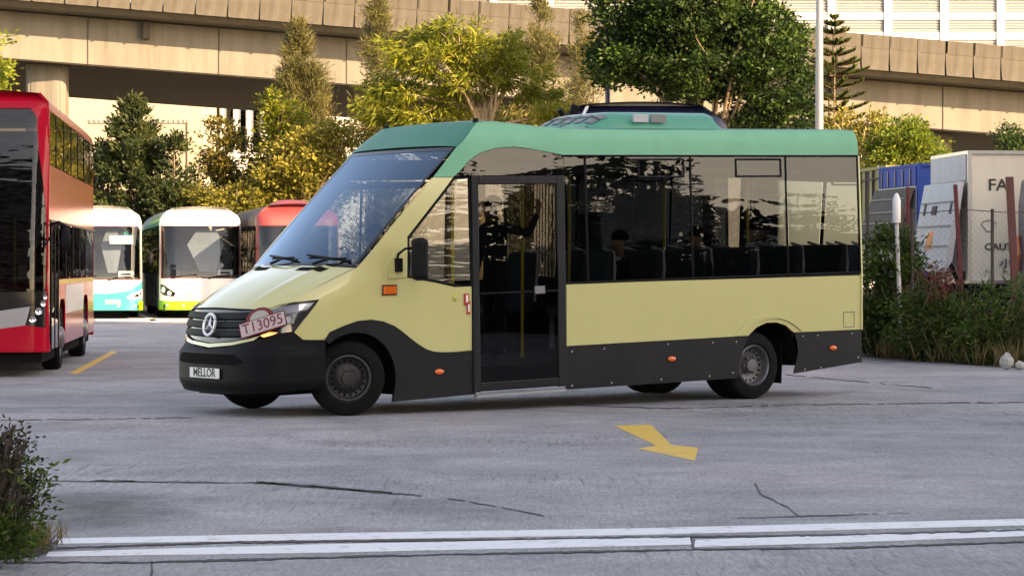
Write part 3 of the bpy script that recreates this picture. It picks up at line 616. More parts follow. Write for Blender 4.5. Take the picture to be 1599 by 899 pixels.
for i, (a, b, r, l) in enumerate(((1572, 536, .11, 'pale stone lying in the weeds at the right edge'), (1592, 552, .09, 'smaller pale stone right at the edge of the picture'))):
    s = MB(); c = G(a, 577); me = []
    s.grid(lambda q, t: (r * math.sin(t) * math.cos(q) * (1 + .2 * math.sin(3 * q + i)), r * .8 * math.sin(t) * math.sin(q), r * (1.7 - i * .6) * (1 + math.cos(t)) * .6 * (1 + .15 * math.sin(2 * q)) ), np.linspace(0, 2 * math.pi, 9), np.linspace(0, math.pi, 6))
    o = s.build('stone', K['stone']); o.location = (c[0], c[1], 0); tag(o, l, 'stone')
# near bush at the bottom left
d = 12.6
blob_tree('roadside_bush', 'twiggy dark bush with seed heads at the bottom left', 'bush', at(-20, d), [bl(0, 760, 62, 70, d, -20), bl(25, 770, 38, 45, d, -20), bl(-40, 740, 60, 80, d, -20), bl(10, 705, 34, 40, d, -20), bl(25, 690, 30, 30, d, -20)], LM['twig'], 200, 8, .032, .016, .045, trunk=(.02, .0028), fork=.15, bark=K['rust'], nlimb=130, droop=.1)
blob_tree('roadside_bush', 'low green weedy bush under the twiggy one at the bottom left', 'bush', at(10, d - .1), [bl(14, 835, 38, 30, d, 10), bl(-20, 830, 50, 40, d, 10), bl(40, 805, 18, 22, d, 10), bl(50, 745, 24, 26, d, 10)], LM['bush'], 95, 12, .05, .017, .045, trunk=(.02, .003), fork=.08, bark=K['rust'], nlimb=12)
grass('grass', 'tufts of grass around the foot of the bottom left bush', [((-30, 868), (70, 862)), ((20, 850), (78, 852))], 420, .16, LM['dry'], lean=.5, sg=(.05, .12))
tag(MB().add([(x, y, .008) for x, y in (G(-60, 882), G(0, 874), G(60, 868), G(84, 858), G(76, 838), G(40, 824), G(-60, 815))], [tuple(range(7))]).build('soil', mat('dark_soil', (.035, .03, .025), .95, var=.3, bump=.6)), 'patch of dark soil under the bottom left bush', None, None, 'structure')

# ------------------------------------------------------------------ the minibus
AN = R(36.9); RAKE = .0256
bus = thing('minibus', 'cream yellow and green minibus crossing the middle of the yard with wheels turned', 'minibus', (-1.573, 25.02, 0), AN)
PLAN = [(-1.04, 0), (-1.03, .28), (-1.0, .50), (-.94, .68), (-.84, .81), (-.68, .905), (-.46, .965), (-.2, 1.005), (.1, 1.035), (.4, 1.05), (7.06, 1.05)]
pxs = np.array([p[0] for p in PLAN]); pws = np.array([p[1] for p in PLAN])
pss = np.concatenate([[0], np.cumsum(np.hypot(np.diff(pxs), np.diff(pws)))])
_fs = np.linspace(0, pss[-1], 1800); _k = np.exp(-.5 * (np.linspace(-1, 1, 61) * 2.2) ** 2); _k /= _k.sum()
def _sm(q):
    v = np.interp(_fs, pss, q); e = np.concatenate([(v[1:61] * (1 if q is pxs else -1))[::-1], v, v[-1] + (v[-1] - v[-61:-1][::-1])]); return np.convolve(e, _k, 'same')[60:-60]
_xs, _ws = _sm(pxs), _sm(pws)
SX0 = float(np.interp(.4, _xs, _fs)) - .4
def sx(x): return x + SX0 if x > .4 else float(np.interp(x, _xs, _fs))
ZS = ([-1.1, -.80, -.44, 0, .1, .3, .5], [1.04, 1.105, 1.27, 1.45, 1.5, 1.7, 2.2])
def Praw(s, z):
    sg = -1 if s < 0 else 1; a = abs(s); x = float(np.interp(a, _fs, _xs)); w_ = float(np.interp(a, _fs, _ws))
    fr = 1 - min(1, w_ / 1.05) ** 4; x += fr * .2 * max(0, z - .7)
    zs = float(np.interp(x, *ZS)); t = min(1, max(0, (z - (zs - .22)) / .22)) * min(1, max(0, (.25 - x) / .35))
    w_ -= .045 * max(0, z - 1.3) + .08 * t * t * min(1, max(0, w_) / .9) ** 3 + .09 * min(1, max(0, (z - 2.72) / .2)) ** 2.2
    return Vector((x, 1.05 - sg * w_, z + RAKE * x))
def P(s, z, off=0):
    p = Praw(s, z)
    if off:
        e = .01; n = (Praw(s + e, z) - Praw(s - e, z)).cross(Praw(s, z + e) - Praw(s, z - e)).normalized(); p = p + n * off
    return p
CA = [i * .07 for i in range(-34, 35)] + [2.4 + i * .25 for i in range(28)] + [-2.4 - i * .25 for i in range(28)]
CB = [.3, .45, .6, .7] + [.78 + i * .055 for i in range(40)]
def bpan(name, pts, m, off=0, mirror=False, par=None, solid=.012, label=None):
    if mirror: pts = [(-a, b) for a, b in pts][::-1]
    return panel(name, pts, P, m, par or bus, off, solid, CA, CB, label)
def xz(pts): return [(sx(x), z) for x, z in pts]
def zsh(x): return float(np.interp(x, *ZS))
def wsx(z): return .06 + 1.24 * (z - 1.485) / 1.205           # windscreen edge in side view
edge = [(.78, 1.085)] + [(sx(x), zsh(x) + .0) for x in (-.74, -.6, -.44, -.2, -.05)] + xz([(.05, 1.478), (.3, 1.718), (.6, 2.01), (.985, 2.375), (1.245, 2.375), (1.131, 2.247), (.655, 1.769), (.63, 1.367), (.991, 1.305), (1.24, 1.251), (1.445, 1.250), (1.450, .594), (1.25, .588), (1.071, .592), (.96, .606), (.871, .634), (.77, .69), (.673, .755), (.57, .83), (.478, .887), (.35, .935), (.206, .958), (.05, .95), (-.099, .91)]) + [(1.47, .85), (1.42, .775), (1.19, .785), (1.09, .86), (1.19, .99), (1.355, 1.178)] + [(1.15, 1.16), (.98, 1.138)]
for mi in (False, True): bpan('front_side_panel', edge, K['yellow'], 0, mi)
# rear yellow side
def arc(cx, cz, r, a0, a1, n=14): return [(cx + r * math.cos(R(a0 + (a1 - a0) * i / n)), cz + r * math.sin(R(a0 + (a1 - a0) * i / n))) for i in range(n + 1)]
WR = 5.44; WZ = .36 - RAKE * 5.417
RA = [(6.045, .36), (6.03, .48), (5.97, .60), (5.86, .675), (5.72, .715), (5.56, .715), (5.42, .675), (5.31, .60), (5.22, .48), (5.17, .33)]
side = [(2.695, .582), (5.29, .582)] + [(x, z) for x, z in RA[::-1] if z > .585] + [(5.985, .59), (7.06, .581), (7.06, 1.209), (2.69, 1.241)]
for mi in (False, True): bpan('rear_side_panel', xz(side), K['yellow'], 0, mi)
lip = [(5.08, .588), (5.2, .70), (5.35, .775), (5.56, .81), (5.74, .81), (5.92, .765), (6.05, .68), (6.13, .60), (6.09, .60), (6.0, .665), (5.88, .725), (5.73, .762), (5.56, .762), (5.39, .725), (5.25, .655), (5.17, .588)]
for mi in (False, True): bpan('wheel_arch_flare', xz(lip), K['yellow'], .018, mi, solid=.03)
for yy in (.62, 1.46):
    wl = MB(); rbx = [(5.0, .13), (6.12, .13), (6.12, .95), (5.0, .95)]; wl.prism([Vector((x, yy, z + RAKE * x)) for x, z in rbx], (0, .02, 0)); wl.build('wheel_well', K['under'], bus)
for yy in (.16, 1.7):
    wl = MB(); wl.obox((5.93, yy, .16), (.0, .3, 0), (.012, 0, 0), (.02, 0, .5)); wl.build('mud_flap', K['under'], bus)
fl = MB()
q = [P(sx(x), z, .003) for x, z in ((6.77, .62), (6.94, .62), (6.94, .79), (6.77, .79))]
for i in range(4): fl.tube([q[i], q[(i + 1) % 4]], .004, 4)
fl.build('fuel_flap_seam', K['grey'], bus)
# charcoal skirts
top = [(-.099, .91), (.05, .95), (.206, .956), (.35, .933), (.478, .885), (.57, .828), (.673, .753), (.77, .688), (.871, .632), (.96, .604), (1.071, .590), (1.25, .586), (1.45, .592)]
fs = [(1.425, .772), (1.47, .848)] + xz(top) + xz([(1.492, .14), (.46, .12), (.49, .30)] + arc(.02, .36, .475, 0, 128, 12))
for mi in (False, True): bpan('front_skirt', fs, K['skirt'], .012, mi, solid=.03)
s1 = [(2.69, .576), (5.30, .576), (5.22, .47), (5.17, .33), (5.12, .115), (2.676, .121)]
s2 = [(5.99, .585), (7.075, .573), (7.06, .2), (5.975, .121), (6.045, .36), (6.03, .48)]
for mi in (False, True): bpan('rear_skirt', xz(s1), K['skirt'], .008, mi); bpan('rear_skirt', xz(s2), K['skirt'], .008, mi)
bo = MB()
for x, z in ((2.76, .52), (3.2, .53), (4.1, .54), (4.75, .53), (5.1, .52), (2.76, .16), (3.3, .16), (4.0, .16), (4.7, .16), (5.05, .18), (6.12, .54), (6.35, .54), (6.9, .54), (7.0, .26), (6.4, .17), (6.15, .16)):
    p = P(sx(x), z, .008); bo.lathe([(0, .005), (.008, .004), (.010, 0)], p, (0, -1, 0), 8)
tag(bo.build('panel_bolts', K['lgrey'], bus), kind='stuff')
# bumper and nose
bt = [(1.425, .772), (1.19, .782), (1.09, .86), (.92, .85), (.74, .80), (.55, .755), (.3, .715), (0, .69)]
bumper = bt + [(-a, b) for a, b in bt[-2::-1]] + [(-1.425, .30), (-.9, .27), (-.3, .255), (.3, .255), (.9, .27), (1.425, .30)]
panel('bumper', bumper, lambda a, b, o: P(a, b, .015 + .055 * min(1, max(0, (.72 - b) / .07)) * min(1, max(0, (1.42 - abs(a)) / .3)) - .05 * min(1, max(0, (.36 - b) / .1))), K['black'], bus, 0, .03, CA, [.26 + i * .03 for i in range(22)])
panel('bumper_intake', [(-.62, .57), (-.5, .65), (.5, .65), (.62, .57), (.5, .545), (-.5, .545)], P, K['under'], bus, .076, .01, CA, CB)
chin = [(-.76, .815), (-.72, .775), (-.4, .735), (0, .705), (.4, .735), (.68, .785), (.74, .83), (.62, .80), (.4, .765), (0, .742), (-.4, .765), (-.66, .80)]
panel('nose_strip', chin, P, K['yellow'], bus, .02, .02, CA, CB)
gr = [(-.76, 1.07), (-.4, 1.09), (0, 1.098), (.4, 1.09), (.78, 1.08), (.82, .95), (.74, .84), (.62, .805), (.4, .77), (0, .745), (-.4, .77), (-.62, .805), (-.76, .85)]
grille = panel('grille', gr, P, K['gloss'], bus, -.01, .02, CA, CB)
for i, z in enumerate((1.03, .945, .86)):
    wd = (.72, .72, .64)[i]; mb = MB(); ss = np.linspace(-wd, wd, 17)
    vs2 = []
    for s_ in ss:
        zz_ = z + .012 * abs(s_) - .014
        for dz, of in ((.03, .006), (.036, .022), (-.028, .03), (-.036, .006)): vs2.append(P(s_, zz_ + dz, of))
    mb.add(vs2, [(4 * i_ + j, 4 * i_ + (j + 1) % 4, 4 * i_ + 4 + (j + 1) % 4, 4 * i_ + 4 + j) for i_ in range(16) for j in range(4)])
    mb.build('slat', mat('grille_slat', (.004, .0042, .005), .6, spec=.15), grille, True, sharp=30)
ge = MB(); ge.tube([P(a, b, .006) for a, b in gr + gr[:1]], .009, 5); ge.build('grille_surround', K['black'], grille)
ec = P(0, .925, .055); en = (P(0, .925, .1) - P(0, .925)).normalized(); eu = (P(0, .96) - P(0, .89)).normalized(); er = eu.cross(en)
em = MB(); ring = [ec + (er * math.cos(q) + eu * math.sin(q)) * .108 for q in np.linspace(0, 2 * math.pi, 33)]; em.tube(ring, .015, 7, False)
for q in (90, 210, 330):
    dr = er * math.cos(R(q)) + eu * math.sin(R(q)); pr = en.cross(dr)
    em.add([ec + dr * .106, ec + pr * .02 - en * .004, ec - pr * .02 - en * .004, ec + en * .016, ec - dr * .012], [(0, 1, 3), (0, 3, 2), (1, 4, 3), (4, 2, 3)])
em.build('star_emblem', mat('satin_emblem', (.72, .73, .75), .35, .35, var=.03), grille)
# headlights
hl = [(.79, 1.08), (.98, 1.128), (1.15, 1.15), (1.345, 1.170), (1.19, .99), (1.085, .868), (.93, .855), (.85, .86), (.81, .95)]
for mi in (False, True):
    f_ = -1 if mi else 1
    h = bpan('headlight', hl, K['gloss'], -.02, mi, solid=.01)
    refl = [(.84, 1.07), (.98, 1.115), (1.14, 1.135), (1.30, 1.155), (1.22, 1.075), (1.02, 1.05), (.88, 1.01)]
    bpan('reflector', refl, K['rimedge'], .0, mi, h)
    bpan('reflector_tip', [(1.13, 1.075), (1.14, 1.13), (1.30, 1.152), (1.215, 1.08)], K['chrome'], .003, mi, h)
    mb = MB()
    for s_, z in ((.92, .965), (1.02, .99)):
        p = P(f_ * s_, z, -.012); nn = (P(f_ * s_, z, .05) - P(f_ * s_, z)).normalized()
        mb.lathe([(.0, .0), (.03, .004), (.045, .018), (.052, .02), (.052, 0)], p, nn, 16)
    mb.build('lamp_bowl', K['rimedge'], h, True)
    bpan('indicator', [(.74, .835), (.84, .868), (.92, .862), (.86, .84), (.78, .82)], K['amberglow'], .004, mi, h)
    bpan('lens', hl, K['lens'], .008, mi, h, solid=.004)
# bonnet
def bonnet(a, b, off=0):
    aa = abs(a); sg = -1 if a < 0 else 1
    if b < .0: b = 0
    s_e = .78 + (sx(.05) - .78) * b; xe_ = float(np.interp(s_e, _fs, _xs)); 
    ze = 1.085 + (1.478 - 1.085) * (0 if b == 0 else (zsh(xe_) - zsh(-.80)) / (1.478 - zsh(-.80))); ze = min(ze, 1.485)
    e = P(s_e, ze); xc = -.945 + (.835) * b; zc = 1.095 + .41 * (b ** .88)
    x = xc + (e.x - xc) * aa ** 2.6; yh = (1.05 - e.y)
    zl = (e.z - RAKE * e.x) + (zc - (e.z - RAKE * e.x)) * (1 - aa ** 2.4)
    zl += .016 * math.exp(-((aa - .60) / .05) ** 2) * min(1, b * 3) + .02 * math.sin(math.pi * b) * (1 - aa ** 4)
    return Vector((x, 1.05 + a * yh, zl + RAKE * x + off))
MB().grid(bonnet, np.linspace(-1, 1, 41), np.linspace(0, 1, 21)).build('bonnet', K['yellow'], bus, True, sharp=60)
for sg in (-1, 1):
    mb = MB(); mb.grid(lambda a, b: bonnet(sg * a, b, .004), np.linspace(.30, .72, 9), np.linspace(.86, .955, 4)); mb.build('bonnet_vent', K['under'], bus)
    se = MB(); se.tube([bonnet(sg * .985, b, .002) for b in np.linspace(.05, .98, 14)], .004, 4); se.build('bonnet_seam', K['grey'], bus)
cowl = MB(); cowl.grid(lambda a, b: bonnet(a, 1, 0) + Vector((.0 + .14 * b, 0, -.012 + .03 * b)), np.linspace(-.97, .97, 21), (0, 1)); cowl.build('scuttle', K['black'], bus)
# windscreen
def ws(a, b, off=0):
    x = (.06 - .15 * (1 - a * a)) * (1 - b) + (1.30 - .06 * (1 - a * a)) * b - .02 * math.sin(math.pi * b)
    z = (1.487 + .02 * (1 - a * a)) * (1 - b) + (2.69 + .004 * (1 - a * a)) * b; y = 1.05 + a * (.985 * (1 - b) + .955 * b)
    return Vector((x - off * .7, y, z + off * .7 + RAKE * x))
U = lambda a, b, n: np.linspace(a, b, n)
MB().grid(ws, U(-.955, .955, 25), U(.02, .97, 13)).build('windscreen', K['wglass'], bus, True)
fr = MB()
for a0, a1, b0, b1 in ((-1, -.955, 0, 1), (.955, 1, 0, 1), (-.955, .955, .97, 1), (-.955, .955, 0, .02)): fr.grid(lambda a, b: ws(a, b, .003), U(a0, a1, 3 if a1 - a0 < .1 else 25), U(b0, b1, 13 if b1 - b0 > .5 else 3))
fr.build('windscreen_border', K['gloss'], bus, True)
bl_ = MB(); bl_.grid(lambda a, b: ws(a, b, -.05), U(-.95, .95, 13), U(.68, .735, 3)); bl_.build('header_bar', K['black'], bus)
for a0, sgn in ((-.55, 1), (.28, 1)):
    w_ = MB(); p0 = ws(a0 + .12, .0, .03); p1 = ws(a0 - .28, .05, .03); w_.tube([p0, (p0 + p1) / 2 + Vector((-.01, 0, .02)), p1], [.016, .013, .01], 6)
    q0, q1 = ws(a0 - .55 if a0 < 0 and False else a0 - .36, .035, .022), ws(a0 + .36, .075, .022); w_.tube([q0, q1], .012, 5); w_.build('wiper', K['black'], bus)
# green cap, side bands and roof
def zroof(x): return float(np.interp(x, [1.30, 1.62, 1.72, 1.85, 2.1, 2.42, 2.71, 3.2, 7.06], [2.69, 2.945, 2.957, 2.957, 2.94, 2.91, 2.885, 2.88, 2.893]))
LB = [(1.0, 2.38), (1.245, 2.38), (1.33, 2.44), (1.45, 2.55), (1.587, 2.628), (1.8, 2.68), (2.048, 2.695), (2.25, 2.675), (2.418, 2.65), (2.742, 2.603), (3.0, 2.598), (7.06, 2.612)]
band = LB + [(7.06, 2.893), (3.2, 2.88), (2.71, 2.885), (2.42, 2.91), (2.1, 2.94), (1.85, 2.957), (1.72, 2.957), (1.62, 2.945), (1.30, 2.685)]
for mi in (False, True): bpan('roof_side_band', xz(band), K['green'], .004, mi)
def roof(a, x):
    z = zroof(x); e = P(sx(x), z, .004); yh = 1.05 - e.y
    return Vector((x - (0 if x > 1.9 else .06 * (1 - a * a) * (1.9 - x) / .6), 1.05 + a * yh, z + (.012 if x < 1.9 else .035) * (1 - a ** 2) + .014 * (1 - abs(a) ** 12) + RAKE * x))
MB().grid(roof, np.concatenate([[-1, -.985, -.96], U(-.92, .92, 15), [.96, .985, 1]]), [1.30, 1.38, 1.46, 1.54, 1.62, 1.67, 1.72, 1.85, 2.0, 2.2, 2.42, 2.71, 3.2, 5, 7.06]).build('roof', K['roofgreen'], bus, True, sharp=60)
for s_ in (-1, 1): MB().lathe([(.0, .045), (.03, .04), (.035, 0)], roof(s_ * .93, 1.66) - Vector((0, 0, .005)), (0, 0, 1), 10).build('roof_marker', K['black'], bus, True)
# glazing along the sides
def pane(name, x0, x1, m=None, mi=False, z0=1.255, z1=2.59): return bpan(name, xz([(x0, z0), (x1, z0), (x1 + .0, z1), (x0, z1)]), m or K['bglass'], 0, mi, solid=0)
WINS = [(2.70, 2.965), (3.0, 4.45), (4.485, 5.885), (5.92, 7.03)]
for mi in (False, True):
    for i, (a, b) in enumerate(WINS if not mi else [(1.5, 2.965)] + WINS[1:]):
        if mi and i == 0: bpan('side_window', xz([(1.5, 1.255), (2.965, 1.255), (2.965, 2.39), (1.5, 2.39)]), K['bglass'], 0, mi, solid=0)
        else:
            wn = pane('side_window', a, b, None, mi)
            if i in (1, 2):
                vf = MB(); c0, c1 = (a + .72, b - .08) if i == 1 else (a + .66, b - .06)
                q = [P((-1 if mi else 1) * sx(x), z, .006) for x, z in ((c0, 2.37), (c1, 2.37), (c1, 2.56), (c0, 2.56))]
                for j in range(4): vf.tube([q[j], q[(j + 1) % 4]], .011, 4)
                vf.build('vent_frame', K['gloss'], wn)
    sg = -1 if mi else 1
    pf = MB()
    for x in (2.982, 4.467, 5.902, 7.043): pf.tube([P(sg * sx(x), 1.24, -.004), P(sg * sx(x), 2.0, -.004), P(sg * sx(x), 2.605, -.004)], .019, 4)
    pf.tube([P(sg * sx(x), 1.246, -.003) for x in (2.69, 4, 5.5, 7.05)], .016, 4); pf.tube([P(sg * sx(x), 2.6, -.006) for x in (2.72, 3, 4, 5.5, 7.05)], .02, 4)
    pf.build('window_rubber', K['black'], bus)
    bpan('header_glass', xz([(1.25, 2.395), (1.33, 2.435), (1.45, 2.545), (1.587, 2.622), (1.8, 2.674), (2.048, 2.689), (2.25, 2.669), (2.418, 2.644), (2.695, 2.607), (2.695, 2.395)]), K['gloss'] if False else K['bglass'], 0, mi, solid=0)
    cw = [(.668, 1.765), (.645, 1.375), (.991, 1.318), (1.24, 1.264), (1.445, 1.262), (1.445, 2.37), (1.26, 2.37), (1.135, 2.235)]
    bpan('cab_window', xz(cw), K['cglass'], -.002, mi, solid=0)
    cf = MB(); cf.tube([P(sg * sx(x), z, -.002) for x, z in cw + cw[:1]], .017, 4); cf.build('cab_window_rubber', K['black'], bus)
# backing of the header so the lining closes above the door
for sg in (1, -1): MB().grid(lambda x, z: P(sg * sx(x), z, -.03), U(1.3, 7.03, 12), (2.40, 2.55, 2.62)).build('upper_lining', K['inter'], bus)
# door
def dbar(mb, x0, x1, z0, z1, o0=.0, o1=.035):
    c = [P(sx(x), z, o) for o in (o0, o1) for z in (z0, z1) for x in (x0, x1)]
    mb.add(c, [(0, 2, 3, 1), (4, 5, 7, 6), (0, 1, 5, 4), (2, 6, 7, 3), (0, 4, 6, 2), (1, 3, 7, 5)])
df = MB(); dbar(df, 1.455, 1.545, .16, 2.39); dbar(df, 2.565, 2.675, .16, 2.39); dbar(df, 1.545, 2.565, 2.30, 2.388); dbar(df, 1.545, 2.565, .17, .255)
door = df.build('door', K['skirt'], bus, bevel=.01)
bpan('door_glass', xz([(1.54, .25), (2.57, .25), (2.57, 2.31), (1.54, 2.31)]), glass('door_glass', (.27, .28, .28), 1.38, .0012, 1.0), .012, par=door, solid=0)
dm = MB(); dbar(dm, 1.545, 2.565, 1.165, 1.185, -.01, .02) ; dm.build('mid_rail', K['black'], door)
hb = MB(); dbar(hb, 2.25, 2.38, 1.15, 1.23, .012, .03); dbar(hb, 2.275, 2.355, 1.165, 1.195, .03, .033); h_ = hb.build('handle', K['grey'], door)
stp = MB(); dbar(stp, 1.5, 2.665, .105, .135, -.03, .03); stp.build('step_edge', K['alu'], bus)
# small fittings on the side
for x, z in ((1.031, .394), (4.148, .376), (6.594, .385)):
    p = P(sx(x), z, .012); mb = MB(); mb.grid(lambda q, t: p + Vector((.058 * math.cos(q) * math.sin(t), -.022 * math.cos(t), .03 * math.sin(q) * math.sin(t))), U(0, 2 * math.pi, 17), U(0, math.pi / 2, 6)); mb.build('side_marker', K['orange'], bus, True)
mb = MB(); dbar(mb, .345, .50, 1.205, 1.285, .0, .022); mb.build('side_indicator', K['orange'], bus, bevel=.008)
mb = MB(); dbar(mb, .33, .515, 1.19, 1.30, .0, .012); mb.build('indicator_frame', K['dred'], bus, bevel=.006)
p = P(sx(1.24), 1.14, .004); MB().lathe([(0, .012), (.03, .012), (.036, .0)], p, (0, -1, 0), 20).build('lock_ring', mat('lock_yellow', (.6, .5, .05), .4), bus, True)
MB().lathe([(0, .016), (.018, .016), (.02, .01)], p, (0, -1, 0), 16).build('lock_barrel', K['alu'], bus, True)
mb = MB(); dbar(mb, 1.345, 1.41, 1.06, 1.18, .0, .012); dbar(mb, 1.38, 1.425, .965, 1.10, .0, .012); mb.build('emergency_handle', mat('emergency_red', (.45, .03, .02), .4), bus, bevel=.004)
mb = MB(); dbar(mb, 1.365, 1.39, 1.09, 1.165, .012, .018); dbar(mb, 1.392, 1.41, .99, 1.07, .012, .018); mb.build('handle_mark', K['white'], bus)
# mirror pad and mirror
pad = [(.40, 1.36), (.63, 1.37), (.645, 1.76), (.59, 1.71), (.44, 1.56), (.39, 1.48)]
for mi in (False, True): bpan('mirror_pad', xz(pad), K['yellow'], .02, mi, solid=.03)
mo = P(sx(.64), 1.52, .03)
mr = MB(); mr.tube([P(sx(.50), 1.50, .02), P(sx(.48), 1.60, .09), P(sx(.52), 1.65, .15), P(sx(.62), 1.66, .17)], .014, 6)
mr.box(mo.x - .16, mo.x - .10, mo.y - .05, mo.y + .02, mo.z - .10, mo.z + .04)
mr = mr.build('mirror_arm', K['black'], bus, True)
mh = MB(); c = P(sx(.70), 1.50, .20) + Vector((-.14, 0, .075))
mh.box(c.x - .01, c.x + .15, c.y - .12, c.y + .02, c.z - .25, c.z + .18); mh.build('mirror', K['black'], bus, bevel=.05)
# tail
def tail(a, z): e = P(sx(7.05), z); return Vector((7.06 + RAKE * 0 + .04 * (1 - a * a), 1.05 + a * (1.05 - e.y), z + RAKE * 7.06))
for nm, z0, z1, m in (('rear_panel', .2, 1.25, 'yellow'), ('rear_window', 1.25, 2.6, 'rearglass'), ('rear_cap', 2.6, 2.893, 'green')): MB().grid(tail, U(-1, 1, 13), U(z0, z1, 5)).build(nm, K[m], bus, True)
rc = MB(); rc.tube([P(sx(7.055), z, .004) for z in (.58, 1.2, 2.0, 2.6)], .016, 6); rc.build('corner_trim', K['yellow'], bus, True)
for s_ in (-1, 1):
    t_ = MB(); y = 1.05 + s_ * .93; t_.box(7.09, 7.115, y - .06, y + .06, .9, 1.3); t_.build('tail_lamp', K['dred'], bus)
# floor, chassis, interior
def rk(p): return Vector((p[0], p[1], p[2] + RAKE * p[0]))
def rbox(mb, x0, x1, y0, y1, z0, z1): mb.obox(rk((x0, y0, z0)), rk((x1, y0, z0)) - rk((x0, y0, z0)), (0, y1 - y0, 0), (0, 0, z1 - z0)); return mb
rbox(MB(), .75, 5.0, .06, 2.04, .16, .30).build('chassis', K['under'], bus)
ch = MB(); rbox(ch, -.85, .95, .5, 1.6, .22, .5); rbox(ch, 4.9, 6.2, .55, 1.55, .25, .42); rbox(ch, 6.1, 7.04, .06, 2.04, .24, .42); ch.tube([(5.417, .3, .36), (5.417, 1.8, .36)], .07, 8); ch.tube([(0, .3, .34), (0, 1.8, .34)], .05, 8); ch.build('axle_frame', K['under'], bus)
fw = MB(); rbox(fw, -.75, .7, .28, 1.82, .5, 1.0); rbox(fw, .55, .70, .04, 2.06, .2, 1.22); fw.build('bulkhead', K['under'], bus)
for y0, y1 in ((.06, .5), (1.6, 2.04)):
    wa = MB().grid(lambda q, y: Vector((.02 + .56 * math.cos(q), y, .36 + .53 * math.sin(q))), U(.0, math.pi, 14), (y0, y1)); wa.build('wheel_housing', K['under'], bus); wa = MB().grid(lambda q, y: Vector((5.6 + .5 * math.cos(q), y, .36 + .60 * math.sin(q))), U(0, math.pi, 14), (y0, y1)); wa.build('wheel_housing', K['under'], bus)
fb = MB(); rbox(fb, .72, 4.95, .05, 2.05, .42, .46); rbox(fb, 4.95, 7.0, .64, 1.46, .42, .46); fb.build('floor', K['inter'], bus)
il = MB(); 
for y in (.035, 2.055): rbox(il, 2.72, 4.95, y, y + .01, .46, 1.23); rbox(il, 4.95, 7.0, y, y + .01, .86, 1.23)
rbox(il, 1.5, 7.0, .2, 1.9, 2.78, 2.8); il.build('inner_lining', K['inter'], bus)
ds = MB(); ds.grid(lambda a, b: Vector((.02 + .55 * b - .13 * (1 - a * a) * (1 - b), 1.05 + a * .93, 1.46 - .03 * b + .05 * math.sin(b * 3) * (a > .1))), U(-1, 1, 15), U(0, 1, 6)); ds.grid(lambda a, b: Vector((.57, 1.05 + a * .93, 1.43 - .5 * b)), U(-1, 1, 3), U(0, 1, 3)); ds.build('dashboard', K['inter'], bus)
sw = MB(); sw.tube([Vector((.86 + .1 * math.cos(q) * .5, 1.55 + .2 * math.sin(q), 1.38 + .17 * math.cos(q))) for q in U(0, 2 * math.pi, 21)], .015, 6, False); sw.build('steering_wheel', K['black'], bus)
def seat(x, y, z0=.46, hd=1.0):
    s = MB(); b = s
    prof = [(0, .42), (0, .52), (.42, .50), (.50, 1.10), (.60, 1.12), (.56, .42)]
    p0 = [rk((x + a, y, z0 + c)) for a, c in prof]; s.prism(p0, (0, .44, 0)); se = s.build('seat', K['seat'], bus, bevel=.04)
    t = MB(); t.tube([rk((x + .56, y - .0, z0 + .55)), rk((x + .6, y, z0 + .9)), rk((x + .6, y + .02, z0 + 1.1)), rk((x + .6, y + .2, z0 + 1.14))], .018, 5); t.tube([rk((x + .28, y + .22, z0 + .43)), rk((x + .28, y + .22, z0 + (.36 if x > 4.7 else 0)))], .03, 6)
    t.build('seat_trim', K['seattrim'], se)
for x in (2.85, 3.55, 4.25, 4.95, 5.65, 6.35):
    for y in ((.12, .58) if x > 3 else (.12,)) : seat(x, y)
    for y in (1.5,): seat(x, y)
seat(1.05, 1.38, .55)
gp = MB()
for x, y in ((1.42, .30), (2.42, .42), (3.5, .98), (4.9, 1.0), (6.2, 1.02)): gp.tube([rk((x, y, .46)), rk((x, y, 2.6))], .017, 6)
gp.build('grab_pole', K['pole'], bus)
# roof pod
def pod(a, b):            # a across, b along
    x = 3.42 + 1.86 * b; ze = 2.93; t = min(1, b / .24); hh = (.05 + .160 * math.sin(t * math.pi / 2)) * (1 - max(0, (b - .965) / .035) ** 3 * .8)
    q = abs(a) ** 8
    return rk((x, 1.05 + a * (.56 + .08 * min(1, b * 3)), ze - .03 + hh * (1 - q * .95)))
ac = MB(); ac.grid(pod, np.concatenate([[-1, -.985, -.95], U(-.85, .85, 9), [.95, .985, 1]]), U(0, 1, 22)); 
ac.add([pod(a, 1) for a in U(-1, 1, 9)] + [pod(a, 1) - Vector((0, 0, .3)) for a in U(-1, 1, 9)], [(i, i + 1, i + 10, i + 9) for i in range(8)])
ac.add([pod(a, 0) for a in U(-1, 1, 9)] + [pod(a, 0) - Vector((0, 0, .3)) for a in U(-1, 1, 9)], [(i, i + 9, i + 10, i + 1) for i in range(8)])
acu = ac.build('air_conditioner', K['teal'], bus, True, sharp=50)
for i in range(5):
    g = MB(); a0 = .80 - i * .35; g.grid(lambda a, b: pod(a, b) + Vector((-.008, 0, .006)), U(a0, a0 - .25, 5), U(.035, .15, 5)); gg = g.build('air_grille', K['grey'], acu)
    s_ = MB()
    for b in (.09,): s_.grid(lambda a, c: pod(a, b + c) + Vector((-.012, 0, .010)), U(a0, a0 - .25, 3), (0, .008))
    s_.build('grille_bar', K['black'], gg)
for x0, x1 in ((3.95, 4.16), (4.2, 4.42)):
    g = MB(); y = 1.05 - .642; g.obox(rk((x0, y - .006, 2.985)), rk((x1, y, 3.0)) - rk((x0, y, 3.0)), (0, .02, 0), (0, .0, .085)); g.build('air_intake', K['lgrey'] if x0 < 4 else K['grey'], acu)
